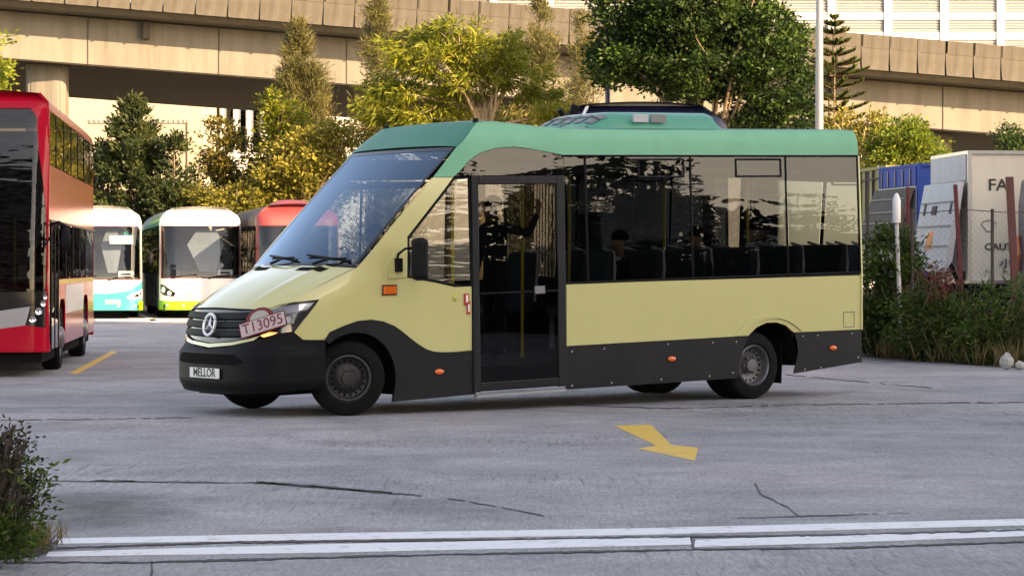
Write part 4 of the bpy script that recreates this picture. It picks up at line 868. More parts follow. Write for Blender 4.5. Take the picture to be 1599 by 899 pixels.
# plates
def pframe(a0, a1, z0, z1, off, name, m, par, th=.008):
    c = [P(a, z, off) for a, z in ((a0, z0), (a1, z0), (a1, z1), (a0, z1))]; r = ((c[1] - c[0]) + (c[2] - c[3])) / 2; u_ = ((c[3] - c[0]) + (c[2] - c[1])) / 2; o = sum(c, Vector()) / 4; n = r.cross(u_).normalized()
    b = MB().obox(o - r / 2 - u_ / 2, r, u_, n * th).build(name, m, par); return b, o + n * th, r, u_, n
pb, o, r_, u_, n_ = pframe(-.26, .30, .405, .505, .085, 'number_plate', K['plate'], bus)
text('plate_lettering', 'MELLOR', .118, K['ink'], pb, o, r_, u_, .002, .0025, 1.0)
A0, A1 = P(.545, .85, .065), P(1.0, .985, .085); r_ = A1 - A0; n_ = (P(.7, .9, .1) - P(.7, .9)).normalized(); n_ = (n_ - r_.normalized() * n_.dot(r_.normalized())).normalized(); u_ = n_.cross(r_).normalized() * .155
pb = MB().obox(A0 - u_ * .42, r_, u_, n_ * .006).build('trade_plate', K['inkred'], bus)
MB().obox(A0 - u_ * .42 + r_ * .02 + u_ * .07 + n_ * .007, r_ * .96, u_ * .86, n_ * .003).build('plate_face', K['tplate'], pb)
o = A0 + r_ * .5 + u_ * .08 + n_ * .0115
text('plate_lettering', 'T13095', .145, K['inkred'], pb, o, r_, u_, .002, .0, 1.0)
dm_ = MB(); cc = A0 + r_ * .46 + u_ * .56; pts = [cc + r_.normalized() * .15 * math.cos(q) + u_.normalized() * .105 * math.sin(q) for q in U(0, math.pi, 12)]; dm_.prism(pts, n_ * .006); dd = dm_.build('crest', K['inkred'], pb)
pts = [cc + n_ * .007 + r_.normalized() * .105 * math.cos(q) + u_.normalized() * .075 * math.sin(q) for q in U(0, math.pi, 12)]; MB().prism(pts, n_ * .003).build('crest_disc', mat('crest_grey', (.35, .34, .30), .6), dd)
# wheels
def wheel(par, c, ax, r=.378, w_=.22, deep=.05, lug=True, rim='rim', spare=False, rr=.234):
    """tyre with tread, rim with vent holes, hub; ax points to the outer side"""
    ax = Vector(ax).normalized(); tb = MB()
    tb.lathe([(rr - .01, -w_), (r - .05, -w_), (r - .012, -w_ + .02), (r, -w_ + .05), (r, -.05), (r - .012, -.02), (r - .05, 0), (rr + .02, .004), (rr, -.012), (rr - .01, -w_)], c, ax, 44)
    ty = tb.build('wheel', K['rubber'], par, True, sharp=28)
    rb = MB(); rb.lathe([(rr, -.012), (rr - .012, .0), (rr - .024, -.02)], c, ax, 40); rb.build('rim_edge', K['rimedge'], ty, True)
    rb = MB(); rb.lathe([(rr - .022, -.018), (rr - .04, -deep), (rr - .075, -deep - .012), (.10, -deep + (.03 if deep < .08 else -.02)), (.075, -deep + .03), (.07, -deep + .06), (.0, -deep + .065)], c, ax, 36); rm = rb.build('rim', K[rim], ty, True, sharp=40)
    up = Vector((0, 0, 1)); a = ax.cross(up).normalized(); b = ax.cross(a); hv = MB(); lg = MB()
    for k in range(18):
        q = 2 * math.pi * k / 18; p = Vector(c) + (a * math.cos(q) + b * math.sin(q)) * (rr - .062) + ax * (-deep - .006); hv.lathe([(0, .006), (.013, .006), (.013, -.01)], p, ax, 8)
    tag(hv.build('vent_hole', K['under'], rm), kind='stuff')
    for k in range(6):
        q = 2 * math.pi * k / 6; p = Vector(c) + (a * math.cos(q) + b * math.sin(q)) * .095 + ax * (-deep + .02); lg.lathe([(0, .02), (.012, .02), (.014, -.02)], p, ax, 6)
    tag(lg.build('wheel_nut', K[rim], rm), kind='stuff'); return ty
ST = R(22)                       # wheels steered towards the camera side
wheel(bus, (0, .10, .378), (-math.sin(ST) * -1 * -1, -math.cos(ST), 0))
wheel(bus, (0, 2.0, .378), (math.sin(ST), math.cos(ST), 0))
wheel(bus, (5.417, .0 + .04, .378), (0, -1, 0), deep=.10, rim='rimgrey'); wheel(bus, (5.417, .30, .378), (0, -1, 0)); wheel(bus, (5.417, 2.06, .378), (0, 1, 0), deep=.10); wheel(bus, (5.417, 1.80, .378), (0, 1, 0))

# ------------------------------------------------------------------ people inside the minibus
def person(name, label, loc_local, joints, bones, radii, cloth_bones, scarf=None, shirt=()):
    """one skinned body; joints in minibus coordinates relative to loc"""
    names = list(joints); me = bpy.data.meshes.new(name); me.from_pydata([joints[k] for k in names], [(names.index(a), names.index(b)) for a, b in bones], [])
    o = bpy.data.objects.new(name, me); COL.objects.link(o); sk = o.modifiers.new('skin', 'SKIN'); o.modifiers.new('sub', 'SUBSURF').levels = 1
    for i, k in enumerate(names): me.skin_vertices[0].data[i].radius = radii[k] if isinstance(radii[k], tuple) else (radii[k], radii[k])
    me.skin_vertices[0].data[names.index('pelvis')].use_root = True
    dg = bpy.context.evaluated_depsgraph_get(); m2 = bpy.data.meshes.new_from_object(o.evaluated_get(dg)); bpy.data.objects.remove(o)
    for m in (K['skin'], K['cloth'], K['shirt']): m2.materials.append(m)
    J = {k: Vector(v) for k, v in joints.items()}
    for f in m2.polygons:
        c = f.center; best = min(bones, key=lambda b_: (c - (J[b_[0]] + J[b_[1]]) / 2).length - (J[b_[0]] - J[b_[1]]).length * .25)
        f.material_index = 2 if best in shirt else 1 if best in cloth_bones else 0
    m2.shade_smooth()
    o = bpy.data.objects.new(name, m2); COL.objects.link(o)
    mw = Matrix.Translation(bus.location) @ Matrix.Rotation(AN, 4, 'Z'); o.matrix_world = mw @ Matrix.Translation(rk(loc_local))
    hd = J['head']; hb_ = MB(); hb_.grid(lambda q, t: hd + Vector((.03 + .105 * math.sin(t) * math.cos(q), .092 * math.sin(t) * math.sin(q), .045 + .098 * math.cos(t))), U(0, 2 * math.pi, 15), U(0, 1.75, 7)); hb_.build('hair', K['hair'], o, True)
    tag(o, label, 'person'); return o
def hand(J, Bn, Rd, pre, wrist, dirv, side):
    d = Vector(dirv).normalized(); s_ = Vector(side).normalized(); w_ = Vector(wrist); J[pre + 'palm'] = w_ + d * .07; Bn.append((pre + 'wrist', pre + 'palm')); Rd[pre + 'palm'] = (.032, .018)
    for i, (l, o_) in enumerate(((.075, -.03), (.085, -.01), (.08, .011), (.062, .03))):
        J[f'{pre}k{i}'] = w_ + d * .10 + s_ * o_; J[f'{pre}f{i}'] = J[f'{pre}k{i}'] + d * l * .75 + Vector((-.02, 0, -.006)) * (1 + i * .3); Bn += [(pre + 'palm', f'{pre}k{i}'), (f'{pre}k{i}', f'{pre}f{i}')]; Rd[f'{pre}k{i}'] = .010; Rd[f'{pre}f{i}'] = .008
    J[pre + 't'] = w_ + d * .05 - s_ * .055; J[pre + 't2'] = J[pre + 't'] + d * .04 - s_ * .012; Bn += [(pre + 'palm', pre + 't'), (pre + 't', pre + 't2')]; Rd[pre + 't'] = .011; Rd[pre + 't2'] = .009
def body(sitting, raise_r=False, seed=0):
    J = {}; Bn = []; Rd = {}
    hz = .52 if sitting else .92
    J['pelvis'] = (0, 0, hz); J['waist'] = (.0, 0, hz + .18); J['chest'] = (-.02, 0, hz + .40); J['neck'] = (-.02, 0, hz + .535); J['chin'] = (-.05, 0, hz + .60); J['head'] = (-.05, 0, hz + .68); J['crown'] = (-.03, 0, hz + .75); J['nose'] = (-.155, 0, hz + .66)
    Rd.update(pelvis=(.15, .12), waist=(.13, .10), chest=(.16, .11), neck=.048, chin=(.062, .055), head=(.10, .085), crown=(.078, .068), nose=.014)
    Bn += [('pelvis', 'waist'), ('waist', 'chest'), ('chest', 'neck'), ('neck', 'chin'), ('chin', 'head'), ('head', 'crown'), ('head', 'nose')]
    for sd, y in (('l', 1), ('r', -1)):
        J[sd + 'sh'] = (-.01, y * .19, hz + .48); Rd[sd + 'sh'] = .062
        if raise_r and sd == 'r': J[sd + 'el'] = (.26, y * .26, hz + .40); J[sd + 'wrist'] = (.40, y * .24, hz + .63); dv = (.12, 0, 1)
        elif sitting: J[sd + 'el'] = (-.06, y * .24, hz + .22); J[sd + 'wrist'] = (-.28, y * .16, hz + .14); dv = (-1, 0, -.15)
        else: J[sd + 'el'] = (.0, y * .25, hz + .20); J[sd + 'wrist'] = (-.08, y * .24, hz - .04); dv = (-.2, 0, -1)
        Rd[sd + 'el'] = .045; Rd[sd + 'wrist'] = .03; Bn += [('chest', sd + 'sh'), (sd + 'sh', sd + 'el'), (sd + 'el', sd + 'wrist')]; hand(J, Bn, Rd, sd, J[sd + 'wrist'], dv, (0, y, 0) if not (raise_r and sd == 'r') else (1, 0, -.1))
        J[sd + 'hip'] = (0, y * .10, hz - .05); Rd[sd + 'hip'] = .085
        if sitting: J[sd + 'kn'] = (-.43, y * .12, hz + .0); J[sd + 'an'] = (-.46, y * .12, .09); J[sd + 'toe'] = (-.64, y * .13, .04)
        else: J[sd + 'kn'] = (-.02, y * .11, .49); J[sd + 'an'] = (.02, y * .11, .09); J[sd + 'toe'] = (-.16, y * .13, .04)
        Rd[sd + 'kn'] = .06; Rd[sd + 'an'] = .042; Rd[sd + 'toe'] = .038; Bn += [('pelvis', sd + 'hip'), (sd + 'hip', sd + 'kn'), (sd + 'kn', sd + 'an'), (sd + 'an', sd + 'toe')]
    cl = [b for b in Bn if not any(k in b[1] for k in ('head', 'crown', 'nose', 'chin', 'palm')) and not (b[1][1:2] in 'kft' and b[1][2:].isdigit()) and b[1] not in ('lt', 'lt2', 'rt', 'rt2')]
    return J, Bn, Rd, cl
J, Bn, Rd, cl = body(False, True); person('person', 'standing person in dark clothes raising one hand, seen through the minibus door', (2.2, .62, .46), J, Bn, Rd, cl)
J, Bn, Rd, cl = body(True); person('person', 'seated person in dark clothes facing forward in the first long side window of the minibus', (3.74, .36, .46), J, Bn, Rd, cl, shirt=[('chest', 'neck')])
J, Bn, Rd, cl = body(True); person('person', 'seated person silhouetted at the pillar between the two long side windows of the minibus', (4.86, .36, .48), J, Bn, Rd, cl)
J, Bn, Rd, cl = body(True); person('person', 'person at the wheel of the minibus in dark clothes', (1.34, 1.6, .58), J, Bn, Rd, cl)

# ------------------------------------------------------------------ other buses and coaches
class Shell:
    """rounded-front box: s runs round the front (0 = middle of the front, + towards local y=0), z is height"""
    def __init__(s, Lg, W, rc, lean=lambda z: 0, inset=lambda z: 0): s.L, s.W, s.rc, s.lean, s.inset = Lg, W, rc, lean, inset; s.s1 = W / 2 - rc; s.s2 = s.s1 + rc * math.pi / 2; s.smax = s.s2 + Lg - rc
    def __call__(s, a, z, off=0):
        sg = -1 if a < 0 else 1; a = abs(a)
        if a < s.s1: x, w_, nx, nw = 0, a, -1, 0
        elif a < s.s2: q = (a - s.s1) / s.rc; nx, nw = -math.cos(q), math.sin(q); x, w_ = s.rc + s.rc * nx, s.s1 + s.rc * nw
        else: x, w_, nx, nw = s.rc + a - s.s2, s.W / 2, 0, 1
        i = s.inset(z) - off; x -= nx * i; w_ -= nw * i; x += s.lean(z) * max(0, -nx) ** .7
        return Vector((x, s.W / 2 - sg * w_, z))
    def cuts(s): c = [s.s1 + (s.s2 - s.s1) * i / 6 for i in range(7)] + [s.s1 * i / 3 for i in range(3)]; return c + [-q for q in c]
def sp(name, pts, S, m, par, off=0, solid=.012, cb=()): return panel(name, pts, S, m, par, off, solid, S.cuts(), list(cb))
def rect(a0, a1, z0, z1): return [(a0, z0), (a1, z0), (a1, z1), (a0, z1)]
def shell_roof(name, S, zt, crown, m, par):
    ss = [0.001] + [S.s1 * .6, S.s1] + [S.s1 + (S.s2 - S.s1) * i / 6 for i in range(1, 7)] + [S.s2 + 1, S.smax]
    def f(a, q): p0, p1 = S(q, zt), S(-q, zt); p = p0 + (p1 - p0) * (a + 1) / 2; return p + Vector((0, 0, crown * (1 - a * a)))
    return MB().grid(f, np.linspace(-1, 1, 13), ss).build(name, m, par, True, sharp=50)
def shell_rear(S, z0, z1, m, par): return MB().grid(lambda a, z: Vector((S.L, S.W / 2 + a * (S.W / 2 - S.inset(z)), z)), np.linspace(-1, 1, 5), np.linspace(z0, z1, 6)).build('rear_panel', m, par, True)
def bus_wheel(par, x, y, out, r=.46):
    tb = MB(); tb.lathe([(.25, -.26), (r - .03, -.26), (r, -.22), (r, -.04), (r - .03, 0), (.3, .0), (.27, -.02)], (x, y, r), (0, out, 0), 32); ty = tb.build('wheel', K['rubber'], par, True, sharp=30)
    rb = MB(); rb.lathe([(.275, -.01), (.26, -.04), (.18, -.06), (.15, .02), (.09, .05), (0, .055)], (x, y, r), (0, out, 0), 24); rb.build('rim', K['rimedge'], ty, True)
def theta(bx, by): return math.atan2(by, bx)

# red double decker
bx, by = -.105, .9945; rcx, rcy = -6.25, 33.8
rb = thing('double_decker_bus', 'red double decker bus cut by the left edge of the picture', 'bus', (rcx, rcy, 0), theta(bx, by))
S = Shell(10.1, 2.5, .22, lambda z: .22 * max(0, (z - 1.1) / 2.7) ** 1.6, lambda z: .0 + .14 * min(1, max(0, (z - 3.62) / .22)) ** 2)
CBZ = [.2 + i * .16 for i in range(24)]
gp_ = [(-1.0, 3.62), (1.0, 3.62), (1.09, 3.52), (1.12, 3.05), (1.19, 2.62), (1.25, 2.2), (1.27, 1.35), (1.22, 1.15), (-1.22, 1.15), (-1.27, 1.35), (-1.25, 2.2), (-1.19, 2.62), (-1.12, 3.05), (-1.09, 3.52)]
sp('windscreen', gp_, S, K['dglass'], rb, 0, .01, CBZ)
pl = [(1.0, 3.63), (1.09, 3.52), (1.12, 3.05), (1.19, 2.62), (1.25, 2.2), (1.27, 1.35), (1.24, .66), (1.40, .40), (S.s2 + .02, .40), (S.s2 + .02, 2.86), (S.s2 - .02, 3.70), (S.s2, 3.84), (0, 3.84), (0, 3.63)]
for sg in (1, -1): sp('corner_panel', [(sg * a, z) for a, z in pl], S, K['red'], rb, .004, .02, CBZ)
shell_roof('roof', S, 3.84, .05, K['red'], rb); shell_rear(S, .3, 3.84, K['red'], rb)
sp('windscreen_sill', [(-1.24, 1.15), (1.24, 1.15), (1.24, 1.0), (1.02, .96), (.5, .88), (-.5, .88), (-1.02, .96), (-1.24, 1.0)], S, K['gloss'], rb, .012, .02, CBZ)
sp('silver_panel', [(-.5, .88), (.5, .88), (1.02, .955), (.95, .70), (.5, .64), (-.5, .64), (-.95, .70), (-1.02, .955)], S, mat('silver_paint', (.30, .30, .31), .4, .2), rb, .01, .02, CBZ)
sp('bumper', [(-1.25, .66), (-.95, .70), (-.5, .64), (.5, .64), (.95, .70), (1.25, .66), (1.38, .34), (-1.38, .34)], S, K['red'], rb, .02, .03, CBZ)
MB().box(.05, 10, .08, 2.42, .2, .36).build('underbody', K['under'], rb)
for sg in (1, -1):
    hc = sp('headlamp_cluster', [(sg * a, z) for a, z in ((1.02, .955), (.95, .70), (1.22, .67), (1.24, 1.16))], S, K['gloss'], rb, .008, .02, CBZ)
    for a, z, r in ((1.05, .78, .045), (1.12, .89, .05), (1.18, .99, .04), (1.21, 1.08, .035)):
        n_ = (S(sg * a, z, .05) - S(sg * a, z)).normalized(); MB().lathe([(0, .0), (r * .8, .012), (r, .02), (r, 0)], S(sg * a, z, .008), n_, 14).build('lamp', K['chrome'], hc, True)
    q0 = S.s2
    def hx(x): return q0 + x - S.rc
    y_ = 1 if sg > 0 else -1
    F2 = lambda pts: [(sg * a, z) for a, z in pts]
    sp('upper_window', F2(rect(hx(.3), hx(9.95), 2.88, 3.6)), S, K['dglass'], rb, .004, .01)
    sp('side_panel', F2(rect(hx(.24), hx(10.1), 2.12, 2.87)), S, K['red'], rb, .0, .02, (2.5,))
    sp('roof_rail', F2(rect(hx(.24), hx(10.1), 3.61, 3.84)), S, K['red'], rb, .0, .02, CBZ)
    sp('lower_window', F2(rect(hx(1.9), hx(9.9), 1.32, 2.10)), S, K['dglass'], rb, .002, .01)
    dr = sp('door', F2(rect(hx(.42), hx(1.75), .36, 2.10)), S, K['dglass'], rb, .012, .02)
    for a in (.40, 1.06, 1.72): sp('door_frame', F2(rect(hx(a), hx(a + .06), .36, 2.10)), S, K['black'], dr, .02, .02)
    sp('lower_panel', F2([(hx(1.85), .36), (hx(2.1), .36), (hx(2.1), .9), (hx(2.3), 1.02), (hx(3.1), 1.02), (hx(3.3), .9), (hx(3.3), .36), (hx(7.4), .36), (hx(7.4), .9), (hx(7.6), 1.02), (hx(8.4), 1.02), (hx(8.6), .9), (hx(8.6), .36), (hx(10.1), .36), (hx(10.1), 1.31), (hx(1.85), 1.31)]), S, K['red'], rb, .0, .02)
    sp('pale_stripe', F2(rect(hx(3.4), hx(7.3), .80, 1.22)), S, K['white'], rb, .006, .008)
    sp('yellow_stripe', F2(rect(hx(1.95), hx(10.0), 1.24, 1.30)), S, mat('yellow_stripe', (.7, .5, .05), .4), rb, .008, .008)
    for a in (1.4, 2.9, 4.4, 5.9, 7.4, 8.8): sp('window_pillar', F2(rect(hx(a), hx(a + .06), 2.88, 3.6)), S, K['black'], rb, .012, .01)
    for a in (3.3, 4.8, 6.3, 7.8): sp('window_pillar', F2(rect(hx(a), hx(a + .07), 1.32, 2.1)), S, K['black'], rb, .012, .01)
    sp('waist_trim', F2(rect(hx(.24), hx(10.1), 2.10, 2.13)), S, K['dred'], rb, .02, .02)
    bus_wheel(rb, 2.7, 0.02 if sg > 0 else 2.48, -1 if sg > 0 else 1, .46); bus_wheel(rb, 8.0, 0.02 if sg > 0 else 2.48, -1 if sg > 0 else 1, .46)
MB().box(.3, 10, .06, 2.44, .38, .42).build('floor', K['inter'], rb); MB().box(.3, 10, .06, 2.44, 2.35, 2.5).build('upper_floor', K['inter'], rb)
mb = MB(); mb.box(.25, .9, .15, 2.35, .42, 1.1); mb.build('dashboard', K['inter'], rb)
mb = MB()
for x, y in ((1.0, .9), (1.3, 1.3), (1.8, .6), (2.2, 1.0)): mb.tube([(x, y, .42), (x, y, 2.35)], .02, 6)
mb.build('grab_pole', K['pole'], rb)
MB().box(.40, .41, .55, 1.6, 3.42, 3.46).build('blind_rail', K['pole'], rb)
mb = MB(); mb.box(.30, .31, .30, .42, 1.32, 1.52); mb.box(.30, .31, .08, .24, 1.28, 1.36); mb.build('notice', K['white'], rb)
mb = MB(); mb.box(.35, .65, .4, .75, 1.1, 1.24); mb.build('bag', K['red'], rb, bevel=.05)
for y in (.3, .75, 1.4, 1.9):
    for x in (1.2, 2.2, 3.2, 4.2, 5.2, 6.2, 7.2, 8.2):
        o = None
        m_ = MB(); m_.box(x, x + .45, y, y + .4, 2.5, 2.95); m_.box(x + .4, x + .5, y, y + .4, 2.9, 3.3); m_.build('seat', K['seat'], rb, bevel=.04)
mb = MB(); p = S(1.34, 2.05, .02); mb.tube([p, p + Vector((-.12, -.12, .04)), p + Vector((-.15, -.22, -.02))], .022, 6); mb.build('mirror_arm', K['black'], rb)
mb = MB(); q = p + Vector((-.15, -.22, -.2)); mb.grid(lambda u_, t: q + Vector((.05 * math.sin(t) * math.cos(u_), .07 * math.sin(t) * math.sin(u_), .16 * math.cos(t))), U(0, 2 * math.pi, 15), U(0, math.pi, 9)); mb.build('mirror', K['black'], rb, True)
mb = MB(); p = S(1.28, 1.85, .03); mb.tube([p, p + Vector((-.1, -.03, .05)), p + Vector((-.12, .06, -.1))], .015, 5); mb.build('wiper', K['black'], rb)

def coach(label, px_left, yg, bxy, Wd, Hh, roofm, frontm, stripm, sidem, zs, Lg=11.5, mir=True, mirror_z=.78, shade=1.0):  # shade: width of the painted reflection behind the windscreen, zero for none
    D = H * F / (yg - 415); b = Vector((bxy[0], bxy[1], 0)).normalized(); th = theta(b.x, b.y); yax = Vector((-b.y, b.x, 0))
    left = Vector((ray(px_left, D), D, 0)); o = left - yax * Wd
    t = thing('coach', label, 'coach', o, th); zg0, zg1, zr = zs      # windscreen bottom / top, roof start
    S = Shell(Lg, Wd, .45, lambda z: .30 * max(0, (z - zg0) / (Hh - zg0)) ** 1.5, lambda z: .38 * min(1, max(0, (z - zr) / (Hh - zr))) ** 2.4 + .03 * max(0, (z - zg0) / Hh))
    cb = [.2 + i * .12 for i in range(30)]
    sm = S.smax; g = 1.06 * Wd / 2
    sp('roof_front', [(-sm, zr), (sm, zr), (sm, Hh), (-sm, Hh)] if False else rect(-S.s2 - .5, S.s2 + .5, zg1, Hh), S, K[roofm], t, 0, .02, cb); shell_roof('roof', S, Hh, .05, K[roofm], t); shell_rear(S, .3, Hh, K[sidem], t)
    for sg in (1, -1):
        F2 = lambda pts: [(sg * a, z) for a, z in pts]
        sp('roof_side', F2(rect(S.s2 + .5, sm, zg1 + .02, Hh)), S, K[sidem], t, 0, .02, cb)
        sp('side_window', F2(rect(S.s2 + .1, sm - .1, zg0 + .12, zg1 + .0)), S, K['dglass'], t, 0, .01)
        sp('side_panel', F2([(S.s2 + .1, .28), (S.s2 + 1.9, .28), (S.s2 + 2.0, .95), (S.s2 + 2.9, .95), (S.s2 + 3.0, .28), (S.s2 + 7.3, .28), (S.s2 + 7.4, .95), (S.s2 + 8.3, .95), (S.s2 + 8.4, .28), (sm, .28), (sm, zg0 + .1), (S.s2 + .1, zg0 + .1)]), S, K[sidem], t, 0, .02)
        for a in (1.2, 2.8, 4.4, 6.0, 7.6, 9.2): sp('window_pillar', F2(rect(S.s2 + a, S.s2 + a + .07, zg0 + .12, zg1)), S, K['black'], t, .008, .01)
        sp('front_pillar', F2([(g - .03, zg0 - .02), (S.s2 + .12, zg0 - .02), (S.s2 + .12, zg1), (g - .03, zg1)]), S, K[frontm], t, .004, .02, cb)
        for x in (2.55, 8.0): bus_wheel(t, x, .02 if sg > 0 else Wd - .02, -1 if sg > 0 else 1)
    sp('windscreen', rect(-g + .02, g - .02, zg0, zg1), S, K['coachglass'], t, 0, .01, cb)
    fr = MB(); c = [(-g + .02, zg0), (g - .02, zg0), (g - .02, zg1), (-g + .02, zg1)]
    for (a0, z0), (a1, z1) in zip(c, c[1:] + c[:1]): fr.tube([S(a0 + (a1 - a0) * i / 12, z0 + (z1 - z0) * i / 12, .006) for i in range(13)], .014, 5)
    fr.build('windscreen_seal', K['dred'], t)
    sp('lower_front', rect(-S.s2 - .12, S.s2 + .12, .5, zg0 - .02), S, K[frontm], t, .004, .03, cb)
    bp_ = sp('bumper', rect(-S.s2 - .12, S.s2 + .12, .24, .5), S, K[stripm], t, .02, .04, cb)
    for a in (-.98, -.5, .5, .98):
        n_ = (S(a, .37, .1) - S(a, .37)).normalized(); MB().lathe([(0, .014), (.035, .014), (.05, .0)], S(a, .37, .022), n_, 12).build('fog_lamp', K['alu'], bp_, True)
    MB().box(.1, Lg - .1, .1, Wd - .1, .2, .4).build('underbody', K['under'], t)
    MB().box(.3, Lg - .1, .06, Wd - .06, .9, .96).build('floor', K['inter'], t)
    d_ = MB(); d_.box(.22, .75, .12, Wd - .12, .9, zg0 + .05); d_.build('dashboard', K['inter'], t)
    for x in (2.0, 2.9, 3.8, 4.7, 6, 7.3, 8.6):
        for y in (.15, Wd - 1.05): m_ = MB(); m_.box(x, x + .5, y, y + .9, .96, 1.4); m_.box(x + .45, x + .6, y, y + .9, 1.35, 2.1); m_.build('seat', K['seat'], t, bevel=.05)
    m_ = MB(); m_.box(.9, 1.3, Wd - 1.0, Wd - .5, .96, 1.4); m_.box(1.25, 1.38, Wd - 1.0, Wd - .5, 1.3, 1.95); m_.build('driver_seat', K['seat'], t, bevel=.05)
    sw_ = MB(); sw_.tube([(.72 + .08 * math.sin(q), Wd - .72 + .23 * math.cos(q), zg0 + .14 + .13 * math.sin(q)) for q in U(0, 2 * math.pi, 17)], .018, 5, False); sw_.build('steering_wheel', K['black'], t)
    cy = Wd * .42; hx_ = [(.50, cy - .5, zg0 + .95), (.50, cy - .28, zg1 - .12), (.50, cy + .28, zg1 - .12), (.50, cy + .56, zg0 + .95), (.42, cy + .2, zg0 + .18), (.42, cy - .26, zg0 + .18)]
    if shade: MB().prism([(x, cy + (y - cy) * shade - (1 - shade) * .3, z) for x, y, z in hx_], (.012, 0, 0)).build('painted_reflection', mat('pale_painted_reflection', (.13, .165, .19), .4, var=.4, scale=2), t)  # reflection in the windscreen painted as a pale sheet behind the glass
    sb = MB().obox((.30, .25, zg0 + .06), (0, .42, 0), (.02, 0, .0), (0, 0, .17)).build('sign_board', K['white'], t); MB().obox((.296, .32, zg0 + .11), (0, .28, 0), (.003, 0, 0), (0, 0, .06)).build('print', K['ink'], sb)
    for y0, y1 in ((Wd * .55, Wd * .95), (Wd * .1, Wd * .5)): w_ = MB(); w_.tube([(-.02, y1 - .2, zg0 - .03), (-.03, (y0 + y1) / 2, zg0 + .05), (.0, y0, zg0 + .09)], .016, 5); w_.build('wiper', K['black'], t)
    if mir:
        for sg in (1, -1):
            p = S(sg * (S.s2 - .02), zg0 + mirror_z, .02); yo = -sg
            a_ = MB(); a_.tube([p, p + Vector((-.18, yo * .12, .06)), p + Vector((-.2, yo * .22, -.05))], .025, 6); am = a_.build('mirror_arm', K['black'], t)
            q = p + Vector((-.2, yo * .22, -.2)); h_ = MB(); h_.grid(lambda u_, v_: q + Vector((.05 * math.sin(v_) * math.cos(u_), .06 * math.sin(v_) * math.sin(u_), .15 * math.cos(v_))), U(0, 2 * math.pi, 13), U(0, math.pi, 8)); h_.build('mirror_head', K['black'], am, True)
    return t, S
YAW = (-.19, .98)
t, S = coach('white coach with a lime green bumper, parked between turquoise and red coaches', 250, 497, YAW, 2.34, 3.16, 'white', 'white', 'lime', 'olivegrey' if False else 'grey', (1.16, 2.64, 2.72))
for sg in (1, -1):
    hl_ = sp('headlight', [(sg * a, z) for a, z in ((1.25, .98), (1.05, .94), (.72, .72), (.78, .62), (1.1, .66), (1.25, .75))], S, K['gloss'], t, .01, .02, [.7, .8, .9])
    for a, z, r in ((1.08, .82, .09), (.9, .72, .07)):
        n_ = (S(sg * a, z, .05) - S(sg * a, z)).normalized(); MB().lathe([(0, 0), (r * .7, .008), (r, .02), (r, 0)], S(sg * a, z, .012), n_, 14).build('lamp', K['chrome'], hl_, True)
sp('roof_edge_stripe', [(-S.s2 - 6, 2.74), (-S.s2 - .5, 2.74), (-S.s2 - .5, 3.0), (-S.s2 - 6, 3.0)], S, K['lime'], t, .01, .01, [2.8, 2.9])
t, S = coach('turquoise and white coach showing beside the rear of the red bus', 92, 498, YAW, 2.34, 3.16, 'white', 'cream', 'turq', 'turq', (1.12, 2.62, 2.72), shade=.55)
sp('turquoise_sweep', [(-1.3, .5), (1.32, .5), (1.32, 1.06), (1.05, .95), (.7, .78), (.2, .72), (-1.3, .72)], S, K['turq'], t, .012, .02, [.6, .8, .9])
sp('green_corner', [(1.05, .24), (1.40, .24), (1.42, .5), (1.08, .5)], S, K['lime'], t, .03, .02)
hl_ = sp('headlight', [(1.3, .84), (1.0, .74), (.72, .62), (.8, .55), (1.3, .56)], S, K['plate'], t, .018, .02, [.6, .7]); sp('lamp', [(1.22, .76), (1.0, .70), (.9, .62), (1.2, .62)], S, K['chrome'], hl_, .026, .01)
pl_ = sp('number_plate', rect(.12, .55, .42, .54), S, K['plate'], t, .04, .01); sp('print', rect(.18, .49, .455, .505), S, K['grey'], pl_, .047, .004)
n_ = (S(1.22, 2.62, .1) - S(1.22, 2.62)).normalized(); MB().lathe([(0, .05), (.06, .04), (.085, 0)], S(1.22, 2.62, .0), n_, 14).build('roof_lamp', K['amberglow'] if False else K['plate'], t, True)
sp('destination_board', rect(.25, .95, 2.12, 2.36), S, K['plate'], t, -.06, .01, [2.2])
t, S = coach('red roofed coach partly behind the minibus windscreen', 402, 499, YAW, 2.34, 3.2, 'fred', 'fred', 'white', 'rust', (1.2, 2.62, 2.74), shade=0)
hp = MB(); hp.grid(lambda a, b: Vector((1.4 + 2.2 * b, 1.17 + a * .7, 3.18 + .22 * (1 - a ** 4) * math.sin(math.pi * min(1, b + .12)) )), U(-1, 1, 9), U(0, 1, 9)); hp.build('roof_pod', K['fred'], t, True)
t, S = coach('navy blue coach showing only its roof over the minibus', 868, 415 + 1.5 * F / 37, (-.02, 1), 2.6, 3.9, 'navy', 'navy', 'navy', 'navy', (1.2, 3.1, 3.5), mir=False, shade=0)
c = S(-1.15, 3.35, .05); mm = MB(); mm.tube([c, c + Vector((-.2, .0, .28)), c + Vector((-.25, .1, .45))], .04, 6); mo_ = mm.build('roof_mirror_arm', K['black'], t)
mm = MB(); mm.obox(c + Vector((-.3, -.16, .32)), (.08, 0, 0), (0, .13, .04), (0, -.05, .18)); mm.build('roof_mirror', K['black'], mo_, bevel=.03)
mm = MB(); mm.obox(c + Vector((-.31, -.24, .3)), (.06, 0, 0), (0, .05, .0), (0, -.10, .2)); mm.build('roof_mirror_back', K['white'], mo_, bevel=.02)
mm = MB(); mm.obox(c + Vector((-.30, -.28, .28)), (.06, 0, 0), (0, .10, .0), (0, 0, .06)); mm.build('roof_mirror_foot', K['red'], mo_, bevel=.01)

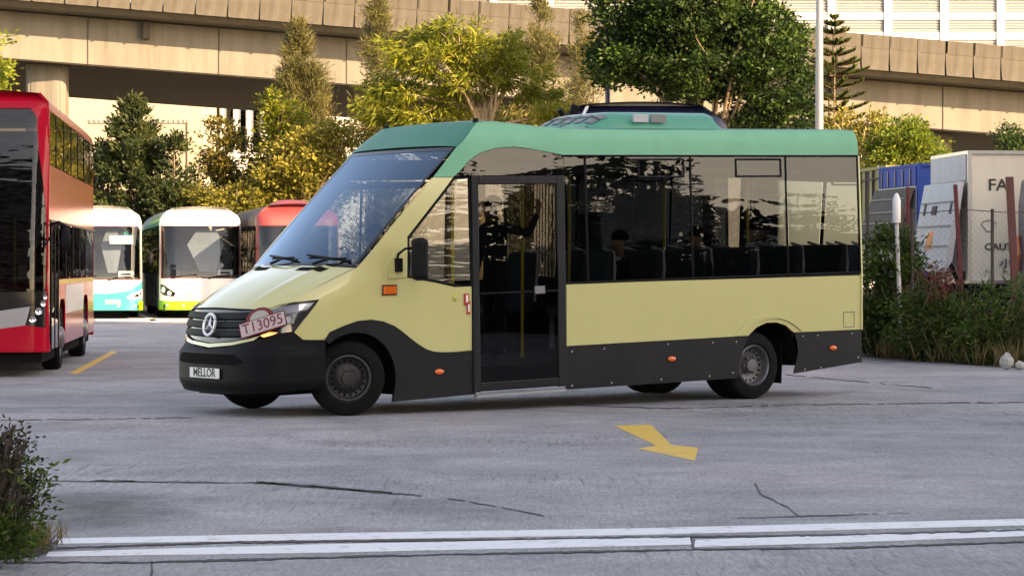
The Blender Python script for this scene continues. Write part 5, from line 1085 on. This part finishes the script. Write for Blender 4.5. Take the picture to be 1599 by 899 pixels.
# ------------------------------------------------------------------ trucks on the right
TT = R(6)
def truck(label, px, d, ztop, zbot, wd, lg, boxm, rearm, rz=TT):
    t = thing('box_truck', label, 'truck', (ray(px, d), d, 0), rz)
    MB().box(.03, lg, .03, wd - .03, zbot + .03, ztop - .03).build('cargo_box', K[boxm], t)
    fr = MB(); e = .06
    for y0, y1 in ((0, e), (wd - e, wd)): fr.box(-.01, .07, y0, y1, zbot, ztop)
    fr.box(-.01, .07, e, wd - e, ztop - e, ztop); fr.box(-.01, .07, e, wd - e, zbot, zbot + e)
    fr.box(.07, lg, -.012, .05, ztop - e, ztop); fr.box(.07, lg, -.012, .05, zbot, zbot + e); fr.box(lg - .06, lg + .01, -.012, .05, zbot + e, ztop - e); fr.box(.07, lg, wd - .05, wd + .01, ztop - e, ztop); fr.build('box_frame', K['alu'] if rearm == 'lgrey' else K[rearm], t)
    cs = MB(); cs.box(.2, lg + 1.6, .5, .7, .75, zbot); cs.box(.2, lg + 1.6, wd - .7, wd - .5, .75, zbot); cs.box(.1, .2, .2, wd - .2, .55, .7); cs.build('chassis', K['under'], t)
    for x in (1.2, lg + .8):
        for y, o in ((.12, -1), (wd - .12, 1)): bus_wheel(t, x, y, o, .42)
    cb = MB(); cb.prism([(lg + .15, .08, .6), (lg + 1.85, .08, .6), (lg + 1.85, .08, 1.5), (lg + 1.6, .08, 2.4), (lg + .3, .08, 2.5), (lg + .15, .08, 2.3)], (0, wd - .16, 0)); cb.build('cab', K[boxm], t, bevel=.06)
    return t
def tail_lift(t, wd, z1, z0, out, m, lipm):
    p = [(-.06, z1), (-.14, z1), (-.10 - out, z0 + .16), (-.16 - out, z0), (-.10 - out, z0), (-.02 - out * .85, z0 + .18)]
    l = MB(); l.prism([(x, .04, z) for x, z in p], (0, wd - .08, 0)); lo = l.build('tail_lift', K[m], t)
    r_ = MB()
    for f_ in (.25, .55, .8): x = -.145 - out * f_ * .95; z = z1 + (z0 + .16 - z1) * f_; r_.obox((x, .1, z), (0, wd - .2, 0), (-.012, 0, .0), (0, 0, .02))
    r_.build('tread_rib', K['grey'], lo); 
    for y in (.35, wd - .45):
        a_ = MB(); a_.tube([(-.08, y, z0 - .2), (-.05 - out * .8, y, z0 + .3)], .04, 6); a_.box(-.02, .2, y - .06, y + .06, z0 - .45, z0); a_.build('lift_arm', K['under'], lo)
    return lo
t = truck('cream sided box truck lettered FA with a grey tail lift', 1512, 44, 3.52, 1.19, 2.4, 5.0, 'cream', 'lgrey')
MB().box(-.03, .02, .07, 2.33, 3.0, 3.45).build('rear_door', K['lgrey'], t)
lo = tail_lift(t, 2.4, 2.98, 1.40, .30, 'lgrey', 'alu')
for y, z, w_, h_, m in ((1.15, 1.80, .38, .34, 'orange'), (1.2, 2.42, .3, .16, 'rust'), (1.95, 2.42, .1, .2, 'ink'), (.25, 2.42, .1, .2, 'ink')):
    f_ = (2.98 - z) / (2.98 - 1.56); x = -.145 - .24 * f_; MB().obox((x - .012, y, z), (0, w_, 0), (.0 - .012, 0, 0), (.28 * -h_ / 1.26 * -1, 0, h_)).build('warning_label' if m != 'ink' else 'slot', K[m], lo)
text('lettering', 'FA', .29, K['ink'], t, (.54, .022, 2.91), (1, 0, 0), (0, 0, 1), .003, .004, 1.1)
text('lettering', 'CAUTION', .165, K['ink'], t, (.73, .022, 1.83), (1, 0, 0), (0, 0, 1), .003, .004, 1.15)
text('lettering', '小心', .19, K['ink'], t, (.80, .022, 1.53), (1, 0, 0), (0, 0, 1), .003, .002, 1.2)
gf = MB(); rr_ = random.Random(3)
for cx, cz in ((.38, 2.2),): gf.tube([(cx + .12 * math.cos(q) * (1 + .3 * math.sin(3 * q)), .019, cz + .1 * math.sin(q)) for q in U(0, 6, 15)], .006, 4)
for cx in (.3, .62, .85): gf.tube([(cx, .019, 1.30), (cx + .04, .019, 1.44), (cx + .1, .019, 1.38)], .007, 4)
tag(gf.build('scribble', K['ink'], t), kind='stuff')
t = truck('blue box truck with a brownish folded tail lift', 1434, 49, 3.5, 1.3, 2.4, 4.6, 'blue', 'blue', R(10))
MB().box(-.03, .02, .07, 2.23, 3.07, 3.43).build('rear_header', K['blue'], t)
for y in (.35, .8, 1.25, 1.7, 2.1): MB().box(-.05, -.03, y, y + .05, 3.08, 3.40).build('hinge', K['navy'], t)
tail_lift(t, 2.3, 3.03, 2.0, .38, 'rust', 'rust'); MB().box(-.03, .02, .07, 2.33, 1.36, 3.06).build('rear_door', K['lgrey'], t)
t = truck('dull olive box truck at the back, next to the minibus tail', 1384, 53, 3.62, 1.2, 2.3, 4.6, 'olive', 'olive')
rb_ = MB()
for y in (.5, 1.1, 1.7): rb_.box(-.03, .02, y, y + .03, 1.26, 3.55)
rb_.box(-.035, .02, .07, 2.23, 3.35, 3.38); rb_.build('door_seam', K['rust'], t)
t = thing('dark_truck', 'dark blue truck corner with an orange strap at the right edge', 'truck', (ray(1650, 41), 41, 0), TT)
c_ = MB(); c_.prism([(0, 0, .8), (0, 0, 2.55), (.06, 0, 2.98), (1.6, 0, 3.05), (1.6, 0, .8)], (0, 2.1, 0)); c_.build('cab', K['navy'], t, bevel=.05)
w_ = MB(); w_.prism([(.15, -.012, 1.9), (.2, -.012, 2.7), (1.2, -.012, 2.7), (1.2, -.012, 1.9)], (0, .01, 0)); w_.build('side_window', K['gloss'], t)
s_ = MB(); s_.tube([(-.03, 2.0, 2.0), (-.035, 1.9, 1.7), (-.03, 2.02, 1.4)], .03, 6); s_.build('strap', K['orange'], t)
for x in (.6,): bus_wheel(t, x, .12, -1, .42); bus_wheel(t, x, 1.95, 1, .42)

# ------------------------------------------------------------------ fence, posts and poles
fx0, fx1, fd = 1425, 1680, 40.6
fn = thing('chain_link_fence', 'sagging chain link fence in front of the cream truck', 'fence', (ray(fx0, fd), fd, 0))
Wf = ray(fx1, fd) - ray(fx0, fd); wm = MB(); zt, zb, pt = 2.38, .15, .10
def wire(p0, p1): wm.tube([p0, p1], .0015, 3, False)
k = -int((zt - zb) / pt) - 1
while k * pt < Wf:
    for sgn in (1, -1):
        x0 = k * pt if sgn > 0 else k * pt + (zt - zb); pts = []
        a, b = (x0, zb), (x0 + sgn * (zt - zb), zt)
        def clip(a, b):
            (xa, za), (xb, zb_) = a, b; t0, t1 = 0, 1
            for lim, s_ in ((0, 1), (Wf, -1)):
                fa, fb = (xa - lim) * s_, (xb - lim) * s_
                if fa < 0 and fb < 0: return None
                if fa < 0: t0 = max(t0, fa / (fa - fb))
                if fb < 0: t1 = min(t1, fa / (fa - fb))
            return None if t1 <= t0 else [(xa + (xb - xa) * q, za + (zb_ - za) * q) for q in (t0, t1)]
        c = clip(a, b)
        if c: wire((c[0][0], .004 * sgn, c[0][1]), (c[1][0], .004 * sgn, c[1][1]))
    k += 1
tag(wm.build('wire_mesh', K['grey'], fn), kind='stuff')
tw = MB(); tw.tube([(0, 0, 2.34), (Wf * .3, .0, 2.41), (Wf * .6, 0, 2.36), (Wf, 0, 2.40)], .008, 5); tw.build('top_wire', K['rust'], fn)
for x in (0, 1.3): MB().tube([(x, .05, 0), (x, .05, 2.42)], .028, 8).build('fence_post', K['rust'], fn)
def stake(name, label, p0, p1, d, wd, m, cat='post'):
    a, b = A(*p0, d), A(*p1, d); a.z = -.05 if a.z < .9 else a.z
    dirv = (b - a); o = MB().obox(a - Vector((wd / 2, 0, 0)), (wd, 0, 0), (0, wd * .7, 0), dirv).build(name, m, None, bevel=.008); return tag(o, label, cat)
stake('post', 'dark red leaning post between the truck lettering and the dark truck', (1592, 560), (1577, 276), 39.8, .12, K['dred'])
stake('post', 'faded red leaning post standing before the grey tail lift', (1508, 560), (1492, 288), 40.2, .065, K['redpole'])
stake('post', 'faded red short post in front of the blue truck', (1421, 556), (1418, 292), 42, .06, K['redpole'])
stake('post', 'thin dark post in front of the olive truck', (1352, 545), (1356, 268), 44, .05, K['rust'])
wp = thing('white_post', 'white post with a fat pointed cap in the leafy bush', 'post', (ray(1408, 40.6), 40.6, 0))
zc = H + (415 - 348) * 40.6 / F; zt = H + (415 - 303) * 40.6 / F; dx = ray(1400, 40.6) - ray(1408, 40.6)
MB().tube([(0, 0, -.05), (dx * .6, 0, zc * .6), (dx, 0, zc)], .034, 10).build('pole', mat('peeling_white_paint', (.6, .6, .57), .6, dirt=.9, dirtc=(.16, .14, .11)), wp, True)
MB().lathe([(0, zt - zc + .02), (.03, zt - zc), (.066, zt - zc - .10), (.07, .02), (.066, 0), (0, 0)], (dx, 0, zc), (0, 0, 1), 16).build('cap', K['white'], wp, True)
lp = thing('lamp_post', 'tall grey lamp post rising right of the ficus', 'lamp post', at(1279.5, 60))
MB().tube([(0, 0, 0), (0, 0, 5), (0, 0, 12)], [.115, .095, .07], 16).build('pole', K['steel'], lp, True)
MB().tube([(0, 0, 12), (-.4, -.4, 12.4), (-1.2, -1.2, 12.5)], .04, 8).build('arm', K['steel'], lp, True); m_ = MB(); m_.obox((-1.2, -1.3, 12.44), (-.5, -.5, .03), (.2, -.2, 0), (0, 0, .1)); m_.build('lamp_head', K['lgrey'], lp, bevel=.03)
m_ = MB(); m_.obox((-.12, -.12, .6), (.24, 0, 0), (0, .02, 0), (0, 0, .6)); m_.build('hatch', K['steel'], lp)
dp_ = thing('dark_pole', 'dark slim pole at the left edge of the big ficus', 'pole', at(949, 83)); MB().tube([(0, 0, 0), (0, 0, 8.6)], [.095, .08], 12).build('pole', K['navy'], dp_, True); MB().lathe([(.07, 0), (.09, .05), (.05, .12), (0, .14)], (0, 0, 8.6), (0, 0, 1), 12).build('cap', K['navy'], dp_, True)

# ------------------------------------------------------------------ groups for things that repeat
GROUPS = {'coach': 'coaches parked in the yard', 'box_truck': 'box trucks behind the fence', 'post': 'leaning posts along the fence', 'conifer_tree': 'dark conifers behind the coaches', 'casuarina_tree': 'feathery casuarinas below the viaduct',
          'golden_shrub': 'golden shrubs along the back of the yard', 'dark_bush': 'dark bushes along the fence', 'person': 'people inside the minibus', 'stone': 'stones at the edge of the weeds', 'roadside_bush': 'bushes at the bottom left'}
for o in list(COL.objects):
    k = o.name.split('.')[0]
    if o.parent is None and k in GROUPS and 'label' in o: o['group'] = GROUPS[k]
